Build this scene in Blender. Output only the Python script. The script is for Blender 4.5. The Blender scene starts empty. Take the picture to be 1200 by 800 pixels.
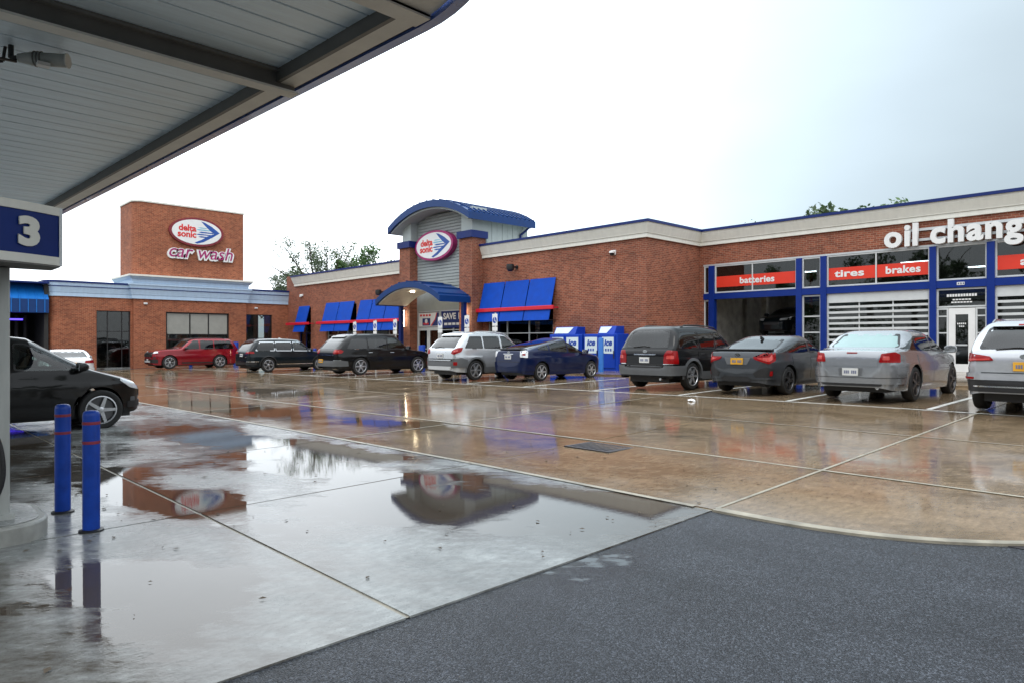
import bpy, bmesh, math, random
import numpy as np
from mathutils import Vector, Matrix
from mathutils.bvhtree import BVHTree
R = math.radians
rnd = random.Random(7)
scene = bpy.context.scene
COL = scene.collection

# ------------------------------------------------------------------ camera, sky, sun, exposure
TH = R(46.3)
cam_d = bpy.data.cameras.new('camera')
cam_d.sensor_width = 36.0
cam_d.lens = 24.15
cam_d.clip_end = 5000
cam_d.clip_start = 0.05
camera = bpy.data.objects.new('camera', cam_d)
camera.location = (0, 0, 1.66)
camera.rotation_euler = (R(90), 0, TH)
COL.objects.link(camera)
scene.camera = camera

SUN_EL = 52.0
SUN_AZ = Vector((0.62, -0.78, 0)).normalized()          # behind the camera
SUN_DIR = Vector((SUN_AZ.x * math.cos(R(SUN_EL)), SUN_AZ.y * math.cos(R(SUN_EL)), math.sin(R(SUN_EL))))
world = bpy.data.worlds.new('World')
scene.world = world
world.use_nodes = True
nt = world.node_tree
nt.nodes.clear()
N = nt.nodes.new
sky = N('ShaderNodeTexSky'); sky.sky_type = 'NISHITA'; sky.sun_disc = False
sky.sun_elevation = R(SUN_EL)
sky.sun_rotation = math.atan2(SUN_DIR.x, SUN_DIR.y)
tc = N('ShaderNodeTexCoord')
nz = N('ShaderNodeTexNoise'); nz.inputs['Scale'].default_value = 1.6; nz.inputs['Detail'].default_value = 5
nz.inputs['Roughness'].default_value = .45
mp = N('ShaderNodeMapping'); mp.inputs['Scale'].default_value = (1, 1, 2.2)
nt.links.new(tc.outputs['Generated'], mp.inputs[0]); nt.links.new(mp.outputs[0], nz.inputs['Vector'])
dot = N('ShaderNodeVectorMath'); dot.operation = 'DOT_PRODUCT'; dot.inputs[1].default_value = SUN_DIR
nt.links.new(tc.outputs['Generated'], dot.inputs[0])
sepd = N('ShaderNodeSeparateXYZ'); nt.links.new(tc.outputs['Generated'], sepd.inputs[0])
glow = N('ShaderNodeMapRange')                                  # overcast sky: three times brighter at the zenith than at the horizon
glow.inputs[1].default_value = 0; glow.inputs[2].default_value = 1.0
glow.inputs[3].default_value = 11.0; glow.inputs[4].default_value = 31.0
nt.links.new(sepd.outputs[2], glow.inputs[0])
cl = N('ShaderNodeMapRange')
cl.inputs[1].default_value = .25; cl.inputs[2].default_value = .75; cl.inputs[3].default_value = .82; cl.inputs[4].default_value = 1.20
nt.links.new(nz.outputs[0], cl.inputs[0])
mul = N('ShaderNodeMath'); mul.operation = 'MULTIPLY'
nt.links.new(glow.outputs[0], mul.inputs[0]); nt.links.new(cl.outputs[0], mul.inputs[1])
# thinner cloud to the right of the shops
dot2 = N('ShaderNodeVectorMath'); dot2.operation = 'DOT_PRODUCT'; dot2.inputs[1].default_value = Vector((-.12, .86, .50)).normalized()
nt.links.new(tc.outputs['Generated'], dot2.inputs[0])
thin = N('ShaderNodeMapRange'); thin.interpolation_type = 'SMOOTHSTEP'
thin.inputs[1].default_value = .60; thin.inputs[2].default_value = 1.0; thin.inputs[3].default_value = 1.0; thin.inputs[4].default_value = .42
nt.links.new(dot2.outputs['Value'], thin.inputs[0])
mul2 = N('ShaderNodeMath'); mul2.operation = 'MULTIPLY'
nt.links.new(mul.outputs[0], mul2.inputs[0]); nt.links.new(thin.outputs[0], mul2.inputs[1]); mul = mul2
# brighter break in the cloud ahead and to the left
dot3 = N('ShaderNodeVectorMath'); dot3.operation = 'DOT_PRODUCT'; dot3.inputs[1].default_value = Vector((-.86, .42, .38)).normalized()
nt.links.new(tc.outputs['Generated'], dot3.inputs[0])
brk = N('ShaderNodeMapRange'); brk.interpolation_type = 'SMOOTHSTEP'
brk.inputs[1].default_value = .55; brk.inputs[2].default_value = 1.0; brk.inputs[3].default_value = 1.0; brk.inputs[4].default_value = 2.1
nt.links.new(dot3.outputs['Value'], brk.inputs[0])
mul3 = N('ShaderNodeMath'); mul3.operation = 'MULTIPLY'
nt.links.new(mul.outputs[0], mul3.inputs[0]); nt.links.new(brk.outputs[0], mul3.inputs[1]); mul = mul3
tint = N('ShaderNodeMix'); tint.data_type = 'RGBA'; tint.inputs[6].default_value = (.84, 1.0, 1.10, 1); tint.inputs[7].default_value = (.94, 1.0, 1.05, 1)
tf = N('ShaderNodeMapRange'); tf.inputs[1].default_value = .6; tf.inputs[2].default_value = 1.0
nt.links.new(thin.outputs[0], tf.inputs[0]); nt.links.new(tf.outputs[0], tint.inputs[0])
cc = N('ShaderNodeVectorMath'); cc.operation = 'SCALE'; nt.links.new(tint.outputs[2], cc.inputs[0])
nt.links.new(mul.outputs[0], cc.inputs['Scale'])
mixs = N('ShaderNodeMix'); mixs.data_type = 'RGBA'; mixs.inputs[0].default_value = .86
nt.links.new(sky.outputs[0], mixs.inputs[6]); nt.links.new(cc.outputs[0], mixs.inputs[7])
bg = N('ShaderNodeBackground'); bg.inputs['Strength'].default_value = .10
nt.links.new(mixs.outputs[2], bg.inputs[0])
out = N('ShaderNodeOutputWorld'); nt.links.new(bg.outputs[0], out.inputs[0])

sun_d = bpy.data.lights.new('sun', 'SUN')
sun_d.energy = 1.0; sun_d.angle = R(30); sun_d.color = (1.0, .96, .9)
sun = bpy.data.objects.new('sun', sun_d)
sun.rotation_euler = (-SUN_DIR).to_track_quat('-Z', 'Y').to_euler()
sun.location = SUN_DIR * 100
COL.objects.link(sun)

scene.view_settings.view_transform = 'Standard'
scene.view_settings.look = 'None'
scene.view_settings.exposure = -0.15
scene.view_settings.gamma = 1.0
scene.render.engine = 'CYCLES'
scene.cycles.use_denoising = True
scene.cycles.max_bounces = 8
scene.cycles.caustics_reflective = False
scene.cycles.caustics_refractive = False

# ------------------------------------------------------------------ materials
def newmat(name):
    m = bpy.data.materials.new(name); m.use_nodes = True
    return m, m.node_tree, m.node_tree.nodes['Principled BSDF']

def noise(nt, scale, detail=3, rough=.5, vec=None, dist=0):
    n = nt.nodes.new('ShaderNodeTexNoise')
    n.inputs['Scale'].default_value = scale; n.inputs['Detail'].default_value = detail
    n.inputs['Roughness'].default_value = rough; n.inputs['Distortion'].default_value = dist
    if vec is not None: nt.links.new(vec, n.inputs['Vector'])
    return n.outputs[0]

def rng(nt, val, a, b, c, d, smooth=False):
    n = nt.nodes.new('ShaderNodeMapRange')
    if smooth: n.interpolation_type = 'SMOOTHSTEP'
    for i, v in enumerate((a, b, c, d)): n.inputs[i + 1].default_value = v
    nt.links.new(val, n.inputs[0])
    return n.outputs[0]

def math_(nt, op, a, b=None):
    n = nt.nodes.new('ShaderNodeMath'); n.operation = op
    for i, v in enumerate((a, b)):
        if v is None: continue
        if isinstance(v, (int, float)): n.inputs[i].default_value = v
        else: nt.links.new(v, n.inputs[i])
    return n.outputs[0]

def mixc(nt, fac, a, b, mode='MIX'):
    n = nt.nodes.new('ShaderNodeMix'); n.data_type = 'RGBA'; n.blend_type = mode
    if isinstance(fac, (int, float)): n.inputs[0].default_value = fac
    else: nt.links.new(fac, n.inputs[0])
    for i, v in ((6, a), (7, b)):
        if isinstance(v, tuple): n.inputs[i].default_value = (v[0], v[1], v[2], 1)
        else: nt.links.new(v, n.inputs[i])
    return n.outputs[2]

def pos(nt):
    return nt.nodes.new('ShaderNodeNewGeometry').outputs['Position']

def stretch(nt, vec, s):
    n = nt.nodes.new('ShaderNodeMapping'); n.inputs['Scale'].default_value = s
    nt.links.new(vec, n.inputs[0]); return n.outputs[0]

def mat(name, col, rough=.5, metal=0, var=.12, scale=2.5, bump=0, bscale=40, coat=0, spec=.5, streak=None):
    m, t, b = newmat(name)
    p = pos(t)
    v = p if streak is None else stretch(t, p, streak)
    n = noise(t, scale, 5, .6, v)
    f = rng(t, n, .3, .7, 1 - var, 1 + var)
    c = t.nodes.new('ShaderNodeVectorMath'); c.operation = 'SCALE'; c.inputs[0].default_value = col
    t.links.new(f, c.inputs['Scale']); t.links.new(c.outputs[0], b.inputs['Base Color'])
    rr = rng(t, n, .3, .7, max(.02, rough - .06), min(1, rough + .08)); t.links.new(rr, b.inputs['Roughness'])
    b.inputs['Metallic'].default_value = metal
    b.inputs['Coat Weight'].default_value = coat; b.inputs['Coat Roughness'].default_value = .03
    b.inputs['Specular IOR Level'].default_value = spec
    if bump:
        bn = t.nodes.new('ShaderNodeBump'); bn.inputs['Strength'].default_value = bump; bn.inputs['Distance'].default_value = .01
        t.links.new(noise(t, bscale, 4, .6, p), bn.inputs['Height']); t.links.new(bn.outputs[0], b.inputs['Normal'])
    return m

def paint(name, col, metal=.35, rough=.22, coat=1.0):
    m, t, b = newmat(name)
    p = pos(t)
    n = noise(t, 2.0, 5, .65, p)
    f = rng(t, n, .3, .7, .9, 1.06)
    c = t.nodes.new('ShaderNodeVectorMath'); c.operation = 'SCALE'; c.inputs[0].default_value = col
    t.links.new(f, c.inputs['Scale']); t.links.new(c.outputs[0], b.inputs['Base Color'])
    b.inputs['Metallic'].default_value = metal; b.inputs['Roughness'].default_value = rough
    b.inputs['Coat Weight'].default_value = coat; b.inputs['Coat Roughness'].default_value = .04
    bn = t.nodes.new('ShaderNodeBump'); bn.inputs['Strength'].default_value = .03; bn.inputs['Distance'].default_value = .003
    b.inputs['Specular IOR Level'].default_value = .10
    dr = rng(t, noise(t, 55, 2, .5, p), .58, .70, 0, 1)          # rain beads
    t.links.new(dr, bn.inputs['Height']); t.links.new(bn.outputs[0], b.inputs['Coat Normal'])
    return m

def glass(name, tint, ior=1.5):
    m = bpy.data.materials.new(name); m.use_nodes = True
    t = m.node_tree; t.nodes.clear()
    o = t.nodes.new('ShaderNodeOutputMaterial'); mx = t.nodes.new('ShaderNodeMixShader')
    tr = t.nodes.new('ShaderNodeBsdfTransparent'); tr.inputs[0].default_value = (*tint, 1)
    gl = t.nodes.new('ShaderNodeBsdfGlossy'); gl.inputs['Roughness'].default_value = .015
    gl.inputs[0].default_value = (1, 1, 1, 1)
    fr = t.nodes.new('ShaderNodeFresnel'); fr.inputs[0].default_value = ior
    ff = math_(t, 'ADD', fr.outputs[0], .02)
    bn = t.nodes.new('ShaderNodeBump'); bn.inputs['Strength'].default_value = .04; bn.inputs['Distance'].default_value = .05
    t.links.new(noise(t, .8, 2, .5, pos(t)), bn.inputs['Height']); t.links.new(bn.outputs[0], gl.inputs['Normal'])
    t.links.new(ff, mx.inputs[0]); t.links.new(tr.outputs[0], mx.inputs[1]); t.links.new(gl.outputs[0], mx.inputs[2])
    t.links.new(mx.outputs[0], o.inputs[0])
    return m

def emit(name, col, s):
    m, t, b = newmat(name)
    b.inputs['Base Color'].default_value = (*col, 1)
    b.inputs['Emission Color'].default_value = (*col, 1); b.inputs['Emission Strength'].default_value = s
    return m

def brick(name, c1, c2, mortar):
    m, t, b = newmat(name)
    g = t.nodes.new('ShaderNodeNewGeometry')
    sp = t.nodes.new('ShaderNodeSeparateXYZ'); t.links.new(g.outputs['Position'], sp.inputs[0])
    sn = t.nodes.new('ShaderNodeSeparateXYZ'); t.links.new(g.outputs['True Normal'], sn.inputs[0])
    sel = math_(t, 'GREATER_THAN', math_(t, 'ABSOLUTE', sn.outputs[0]), .6)
    hor = t.nodes.new('ShaderNodeMix'); t.links.new(sel, hor.inputs[0]); t.links.new(sp.outputs[0], hor.inputs[2]); t.links.new(sp.outputs[1], hor.inputs[3])
    cb = t.nodes.new('ShaderNodeCombineXYZ'); t.links.new(hor.outputs[0], cb.inputs[0]); t.links.new(sp.outputs[2], cb.inputs[1])
    br = t.nodes.new('ShaderNodeTexBrick'); t.links.new(cb.outputs[0], br.inputs['Vector'])
    br.inputs['Scale'].default_value = 1.0
    br.inputs['Brick Width'].default_value = .24; br.inputs['Row Height'].default_value = .085
    br.inputs['Mortar Size'].default_value = .008; br.inputs['Mortar Smooth'].default_value = .3
    br.inputs['Color1'].default_value = (*c1, 1); br.inputs['Color2'].default_value = (*c2, 1); br.inputs['Mortar'].default_value = (*mortar, 1)
    big = noise(t, .55, 6, .65, g.outputs['Position'])
    col = mixc(t, 1.0, br.outputs[0], (1, 1, 1), 'MULTIPLY')
    f = rng(t, big, .3, .7, .78, 1.2)
    c = t.nodes.new('ShaderNodeVectorMath'); c.operation = 'SCALE'; t.links.new(col, c.inputs[0]); t.links.new(f, c.inputs['Scale'])
    med = rng(t, noise(t, 6, 3, .6, g.outputs['Position']), .3, .7, .82, 1.18)
    c2_ = t.nodes.new('ShaderNodeVectorMath'); c2_.operation = 'SCALE'; t.links.new(c.outputs[0], c2_.inputs[0]); t.links.new(med, c2_.inputs['Scale'])
    t.links.new(c2_.outputs[0], b.inputs['Base Color'])
    b.inputs['Roughness'].default_value = .8
    bn = t.nodes.new('ShaderNodeBump'); bn.inputs['Strength'].default_value = .4; bn.inputs['Distance'].default_value = .01
    t.links.new(math_(t, 'SUBTRACT', 1.0, br.outputs['Fac']), bn.inputs['Height']); t.links.new(bn.outputs[0], b.inputs['Normal'])
    return m

# puddles: (x, y, half length along x, half length along y, angle)
PUDDLES = [(-5.5, 4.5, 2.3, 1.25, .25), (-9.2, 5.2, 2.0, .6, .1), (-8.6, 4.4, 2.6, .7, .05), (-7.6, 2.4, 1.3, .6, .2), (-12.5, 4.6, 3.0, 1.0, .0), (-9.6, 2.2, 1.6, .6, .1),
           (-11.5, 7.6, 2.4, .8, .1), (-17, 7.0, 3.5, 1.0, 0), (-5.2, 1.4, 1.3, .5, .1), (-7.0, -.4, 1.5, .8, .1), (-23, 10, 4, 1.2, 0), (-15, 1.5, 4, 1.2, 0),
           (-4.3, 5.0, .7, .45, .3)]
def wet(name, col, dry_rough, film_rough, pud_amt, stain, bump, bscale, speck=0, puddles=None, puddle_tint=(.05, .036, .024), stones=False):  # wet base colour; on concrete the brown of the mirrored tower is painted in
    m, t, b = newmat(name)
    p = pos(t)
    n1 = noise(t, .42, 6, .55, stretch(t, p, (1, 1.5, 1)), .3)
    edge = noise(t, 1.7, 6, .62, stretch(t, p, (.7, 1.4, 1)), .4)
    rot = t.nodes.new('ShaderNodeMapping'); rot.vector_type = 'TEXTURE'; rot.inputs['Rotation'].default_value = (0, 0, R(46)); rot.inputs['Scale'].default_value = (2.6, .8, 1)
    t.links.new(p, rot.inputs[0])
    rag = noise(t, 5.5, 7, .72, rot.outputs[0])
    acc = None
    if puddles:
        wob = t.nodes.new('ShaderNodeVectorMath'); wob.operation = 'MULTIPLY_ADD'
        nv = t.nodes.new('ShaderNodeTexNoise'); nv.inputs['Scale'].default_value = .9; nv.inputs['Detail'].default_value = 5
        t.links.new(p, nv.inputs['Vector'])
        t.links.new(nv.outputs['Color'], wob.inputs[0]); wob.inputs[1].default_value = (1.6, 1.6, 0); t.links.new(p, wob.inputs[2])
        for (x, y, a, c_, ang) in puddles:
            mpn = t.nodes.new('ShaderNodeMapping'); mpn.vector_type = 'TEXTURE'
            mpn.inputs['Location'].default_value = (x + .8, y + .8, 0); mpn.inputs['Rotation'].default_value = (0, 0, ang)
            mpn.inputs['Scale'].default_value = (a, c_, 1000)
            t.links.new(wob.outputs[0], mpn.inputs[0])
            ln = t.nodes.new('ShaderNodeVectorMath'); ln.operation = 'LENGTH'; t.links.new(mpn.outputs[0], ln.inputs[0])
            v = rng(t, ln.outputs['Value'], .3, 1.3, .34, 0, True)
            acc = v if acc is None else math_(t, 'MAXIMUM', acc, v)
    s = math_(t, 'ADD', n1, math_(t, 'MULTIPLY', math_(t, 'SUBTRACT', edge, .5), .35))
    s = math_(t, 'ADD', s, math_(t, 'MULTIPLY', math_(t, 'SUBTRACT', rag, .5), .62))
    if acc is not None: s = math_(t, 'ADD', s, acc)
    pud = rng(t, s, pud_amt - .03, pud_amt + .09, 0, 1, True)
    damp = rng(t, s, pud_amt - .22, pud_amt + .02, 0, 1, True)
    # broom-finished, rain soaked surface
    fine = noise(t, bscale, 4, .7, stretch(t, p, (1, .35, 1)))
    st = noise(t, 1.1, 8, .7, stretch(t, p, (.5, 1.6, 1)))
    f = rng(t, st, .28, .72, 1 - stain, 1 + stain)
    c = t.nodes.new('ShaderNodeVectorMath'); c.operation = 'SCALE'; c.inputs[0].default_value = col
    t.links.new(f, c.inputs['Scale'])
    f2 = rng(t, fine, .3, .7, 1 - .12 - speck, 1 + .12 + speck)
    c2 = t.nodes.new('ShaderNodeVectorMath'); c2.operation = 'SCALE'; t.links.new(c.outputs[0], c2.inputs[0]); t.links.new(f2, c2.inputs['Scale'])
    if stones:                                             # exposed aggregate, one tone for every stone
        vo = t.nodes.new('ShaderNodeTexVoronoi'); vo.inputs['Scale'].default_value = 115; t.links.new(p, vo.inputs['Vector'])
        sv = t.nodes.new('ShaderNodeSeparateColor'); t.links.new(vo.outputs['Color'], sv.inputs[0])
        tone = math_(t, 'ADD', math_(t, 'MULTIPLY', math_(t, 'POWER', sv.outputs[0], 3.0), 1.9), .50)
        c3 = t.nodes.new('ShaderNodeVectorMath'); c3.operation = 'SCALE'; t.links.new(c2.outputs[0], c3.inputs[0]); t.links.new(tone, c3.inputs['Scale']); c2 = c3
        fine = math_(t, 'SUBTRACT', sv.outputs[1], math_(t, 'MULTIPLY', vo.outputs['Distance'], .8))
    else:                                                  # pores and grit
        pore = rng(t, noise(t, 70, 2, .5, p), .62, .70, 1, .55)
        c3 = t.nodes.new('ShaderNodeVectorMath'); c3.operation = 'SCALE'; t.links.new(c2.outputs[0], c3.inputs[0]); t.links.new(pore, c3.inputs['Scale']); c2 = c3
        grit = rng(t, noise(t, 17, 5, .75, stretch(t, p, (1, .4, 1))), .32, .68, .68, 1.26)
        c4 = t.nodes.new('ShaderNodeVectorMath'); c4.operation = 'SCALE'; t.links.new(c2.outputs[0], c4.inputs[0]); t.links.new(grit, c4.inputs['Scale']); c2 = c4
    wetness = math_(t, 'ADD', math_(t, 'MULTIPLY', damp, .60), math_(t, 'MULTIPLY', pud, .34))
    base = mixc(t, wetness, c2.outputs[0], puddle_tint)
    t.links.new(base, b.inputs['Base Color'])
    r0 = rng(t, noise(t, .9, 6, .6, p), .3, .7, dry_rough + .08, dry_rough - .08)
    r1 = math_(t, 'ADD', math_(t, 'MULTIPLY', math_(t, 'SUBTRACT', 1.0, damp), r0), math_(t, 'MULTIPLY', damp, film_rough))
    r2 = math_(t, 'ADD', math_(t, 'MULTIPLY', math_(t, 'SUBTRACT', 1.0, pud), r1), math_(t, 'MULTIPLY', pud, .012))
    t.links.new(r2, b.inputs['Roughness'])
    b.inputs['IOR'].default_value = 1.36
    bn = t.nodes.new('ShaderNodeBump'); bn.inputs['Distance'].default_value = .01
    t.links.new(rng(t, pud, 0, 1, bump, 0.011), bn.inputs['Strength'])
    rip = noise(t, 9, 3, .6, p)
    hgt = math_(t, 'ADD', fine, math_(t, 'MULTIPLY', rip, .6))
    t.links.new(hgt, bn.inputs['Height']); t.links.new(bn.outputs[0], b.inputs['Normal'])
    return m

M = {}
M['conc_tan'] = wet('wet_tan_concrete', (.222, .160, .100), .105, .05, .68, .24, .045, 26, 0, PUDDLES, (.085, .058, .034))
M['conc_grey'] = wet('wet_grey_concrete', (.235, .245, .24), .28, .12, .62, .42, .18, 30, 0, PUDDLES)
M['asphalt'] = wet('wet_asphalt', (.036, .040, .048), .38, .26, .83, .34, .60, 62, .25, [(-3.32, 3.70, .42, 1.05, .05)], (.02, .022, .026), True)
M['joint'] = mat('joint_sealant', (.30, .27, .21), .45, var=.35, scale=4)
M['brick'] = brick('red_brick', (.165, .036, .017), (.30, .083, .040), (.33, .22, .15))
M['brick_orange'] = brick('orange_brick', (.21, .044, .018), (.35, .098, .042), (.36, .22, .13))
M['cornice'] = mat('cream_cornice', (.74, .73, .66), .55, var=.06, streak=(2, 2, .3))
M['cornice_blue'] = mat('pale_blue_cornice', (.44, .58, .74), .5, var=.06, streak=(2, 2, .3))
M['blue'] = mat('blue_metal', (.005, .038, .155), .35, var=.1, spec=.3)
M['mansard'] = mat('bright_blue_metal', (.010, .15, .50), .4, var=.1, spec=.3)
M['navy'] = mat('navy_metal', (.005, .020, .135), .38, var=.1, spec=.3)
M['royal'] = mat('royal_blue_fabric', (.004, .062, .42), .6, var=.12, bump=.1, spec=.15)
M['trim_blue'] = mat('frame_blue', (.004, .026, .20), .35, var=.08, spec=.25)
M['bollard'] = mat('bollard_blue', (.005, .046, .32), .38, var=.22, scale=7, spec=.3)
M['red'] = mat('red_bar', (.62, .012, .035), .35, var=.06)
M['red_tape'] = mat('maroon_tape', (.22, .02, .04), .5)
M['redband'] = mat('red_banner', (.72, .035, .012), .5, var=.04)
M['white'] = mat('white_paint', (.78, .78, .77), .45, var=.05)
M['line'] = mat('worn_white_marking', (.66, .66, .62), .35, var=.35, scale=4)
M['offwhite'] = mat('off_white_metal', (.60, .62, .62), .4, var=.07)
M['alu'] = mat('aluminium', (.55, .57, .58), .35, .3, var=.06)
M['siding'] = mat('grey_siding', (.34, .37, .36), .5, .1, var=.08)
M['siding_light'] = mat('pale_grey_panel', (.43, .48, .47), .5, var=.06)
M['soffit'] = mat('white_soffit', (.66, .65, .60), .6)
M['deck'] = mat('canopy_deck', (.70, .82, .90), .42, .15, var=.14, scale=1.2, streak=(4, .4, 1))
M['beam'] = mat('canopy_beam', (.17, .165, .155), .55, var=.14)
M['strip'] = mat('canopy_strip', (.70, .70, .66), .5, var=.1)
M['fascia'] = mat('canopy_fascia', (.07, .13, .40), .3, var=.15, coat=.5)
M['kerb'] = mat('weathered_kerb', (.30, .30, .28), .4, var=.3, scale=4, bump=.2)
M['steel'] = mat('grey_column', (.40, .41, .39), .5, .1, var=.14, streak=(3, 3, .5))
M['black'] = mat('black_plastic', (.012, .012, .013), .45, var=.1)
M['dark'] = mat('dark_interior', (.025, .024, .023), .8)
M['room'] = mat('workshop_wall', (.34, .32, .28), .8, var=.3)
M['rubber'] = mat('tyre_rubber', (.012, .012, .012), .7, var=.2)
M['rim'] = mat('alloy', (.52, .53, .55), .28, .8, var=.05)
M['rimdark'] = mat('dark_alloy', (.10, .10, .105), .3, .8)
M['chrome'] = mat('chrome', (.75, .76, .78), .12, 1, var=.03)
M['glass'] = glass('window_glass', (.66, .70, .69))
M['glassdark'] = glass('dark_window_glass', (.42, .46, .46))
M['cglass'] = glass('car_glass', (.50, .60, .57))
M['privacy'] = glass('privacy_glass', (.07, .085, .085))
M['fog'] = mat('fogged_glass', (.20, .31, .30), .12, var=.08, coat=.8)
M['tail'] = mat('tail_lamp_red', (.24, .003, .004), .2, var=.1, coat=.35, spec=.2)
M['tailhi'] = mat('tail_lamp_bright', (.50, .05, .04), .15, coat=1)
M['clear'] = mat('clear_lamp', (.70, .72, .74), .12, .2, coat=1)
M['amber'] = mat('amber_plate', (.70, .36, .03), .4)
M['plate'] = mat('white_plate', (.62, .63, .62), .4)
M['platedk'] = mat('plate_mark', (.16, .18, .26), .5)
M['clad'] = mat('grey_cladding', (.085, .09, .095), .5, var=.1)
M['seat'] = mat('car_seat', (.06, .055, .05), .8)
M['leaf'] = None
M['bark'] = mat('bark', (.09, .07, .05), .9, bump=.4)
M['warm'] = emit('lit_lamp', (1.0, .84, .58), 22)
M['cool'] = emit('lit_tube', (.9, .95, 1.0), 24)
M['violet'] = emit('violet_tube', (.10, .06, 1.0), 3.5)
M['grate'] = mat('drain_iron', (.03, .025, .03), .4, .4)
M['signnavy'] = mat('sign_navy', (.003, .022, .16), .4, spec=.2)
M['signblue'] = mat('sign_blue', (.012, .055, .33), .4)
M['maroon'] = mat('maroon_rim', (.20, .012, .022), .35)
M['magenta'] = mat('magenta_letter', (.34, .012, .13), .4)
M['letter_red'] = mat('letter_red', (.66, .03, .025), .4)
M['fin'] = mat('fin_blue', (.012, .075, .34), .4)
M['finlight'] = mat('fin_pale_blue', (.22, .48, .62), .4)
M['blind'] = mat('grey_blind', (.30, .30, .27), .7, var=.08)
M['icelabel'] = mat('ice_label', (.62, .72, .76), .5, var=.06)
M['iceblue'] = mat('ice_box_blue', (.004, .044, .38), .4, var=.07, spec=.25)
M['lightblue'] = mat('pale_blue_paint', (.03, .16, .52), .35)
def leafmat(name, col):
    m, t, b = newmat(name)
    oi = t.nodes.new('ShaderNodeNewGeometry')
    f = rng(t, oi.outputs['Random Per Island'], 0, 1, .55, 1.5)
    c = t.nodes.new('ShaderNodeVectorMath'); c.operation = 'SCALE'; c.inputs[0].default_value = col
    t.links.new(f, c.inputs['Scale']); t.links.new(c.outputs[0], b.inputs['Base Color'])
    b.inputs['Roughness'].default_value = .6
    tr = t.nodes.new('ShaderNodeBsdfTranslucent'); t.links.new(c.outputs[0], tr.inputs[0])
    mx = t.nodes.new('ShaderNodeMixShader'); mx.inputs[0].default_value = .3
    t.links.new(b.outputs[0], mx.inputs[1]); t.links.new(tr.outputs[0], mx.inputs[2])
    t.links.new(mx.outputs[0], t.nodes['Material Output'].inputs[0])
    return m
M['leaf'] = leafmat('green_leaf', (.065, .105, .04))
M['leaf2'] = leafmat('bright_leaf', (.08, .15, .045))

# ------------------------------------------------------------------ mesh helpers
class MB:
    def __init__(s): s.v = []; s.f = []
    def add(s, vs, fs):
        o = len(s.v); s.v += [tuple(v) for v in vs]; s.f += [tuple(i + o for i in f) for f in fs]; return s
    def box(s, x0, x1, y0, y1, z0, z1):
        vs = [(x, y, z) for z in (z0, z1) for y in (y0, y1) for x in (x0, x1)]
        return s.add(vs, [(0, 2, 3, 1), (4, 5, 7, 6), (0, 1, 5, 4), (2, 6, 7, 3), (0, 4, 6, 2), (1, 3, 7, 5)])
    def tube(s, a, b, r, n=10, r2=None):
        a = Vector(a); b = Vector(b); d = (b - a).normalized(); r2 = r if r2 is None else r2
        u = d.orthogonal().normalized(); w = d.cross(u)
        vs = []
        for p, rr in ((a, r), (b, r2)):
            for i in range(n):
                t = 2 * math.pi * i / n; vs.append(p + (u * math.cos(t) + w * math.sin(t)) * rr)
        fs = [(i, (i + 1) % n, n + (i + 1) % n, n + i) for i in range(n)]
        fs += [tuple(range(n - 1, -1, -1)), tuple(range(n, 2 * n))]
        return s.add(vs, fs)
    def path(s, pts, r, n=8):
        for a, b in zip(pts, pts[1:]): s.tube(a, b, r, n)
        return s
    def prism(s, poly, axis, a, b):
        # poly in the plane of the two remaining axes, extruded along axis from a to b
        def P(p, t):
            return {'x': (t, p[0], p[1]), 'y': (p[0], t, p[1]), 'z': (p[0], p[1], t)}[axis]
        n = len(poly)
        vs = [P(p, a) for p in poly] + [P(p, b) for p in poly]
        fs = [(i, (i + 1) % n, n + (i + 1) % n, n + i) for i in range(n)] + [tuple(range(n - 1, -1, -1)), tuple(range(n, 2 * n))]
        return s.add(vs, fs)
    def lathe(s, prof, n=24, c=(0, 0, 0), axis='z', cap=True):
        vs = []
        for (r, h) in prof:
            for i in range(n):
                t = 2 * math.pi * i / n
                q = (r * math.cos(t), r * math.sin(t), h)
                if axis == 'y': q = (q[0], q[2], q[1])
                vs.append((c[0] + q[0], c[1] + q[1], c[2] + q[2]))
        fs = []
        for k in range(len(prof) - 1):
            for i in range(n):
                j = (i + 1) % n
                fs.append((k * n + i, k * n + j, (k + 1) * n + j, (k + 1) * n + i))
        if cap: fs += [tuple(range(n - 1, -1, -1)), tuple(range((len(prof) - 1) * n, len(prof) * n))]
        return s.add(vs, fs)
    def mesh(s, name, mt=None, smooth=False, fix=True):
        me = bpy.data.meshes.new(name); me.from_pydata(s.v, [], s.f)
        if fix:
            bm = bmesh.new(); bm.from_mesh(me); bmesh.ops.recalc_face_normals(bm, faces=bm.faces); bm.to_mesh(me); bm.free()
        if mt: me.materials.append(mt)
        if smooth:
            me.polygons.foreach_set('use_smooth', [True] * len(me.polygons))
            if smooth != 'full': me.set_sharp_from_angle(angle=R(smooth if not isinstance(smooth, bool) else 40))
        me.update(); return me
    def build(s, name, mt, parent=None, smooth=False, bevel=0, fix=True):
        return put(name, s.mesh(name, mt, smooth, fix), parent, bevel)

def put(name, me, parent=None, bevel=0):
    o = bpy.data.objects.new(name, me); COL.objects.link(o)
    if parent is not None:
        o.parent = parent
        if parent.get('flat'):                     # geometry given in world coordinates
            o.matrix_parent_inverse = Matrix.Translation(-Vector(parent['flat']))
            o['flat'] = (0.0, 0.0, 0.0)
    if bevel:
        md = o.modifiers.new('bevel', 'BEVEL'); md.width = bevel; md.segments = 2; md.limit_method = 'ANGLE'; md.angle_limit = R(40)
    return o

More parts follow.
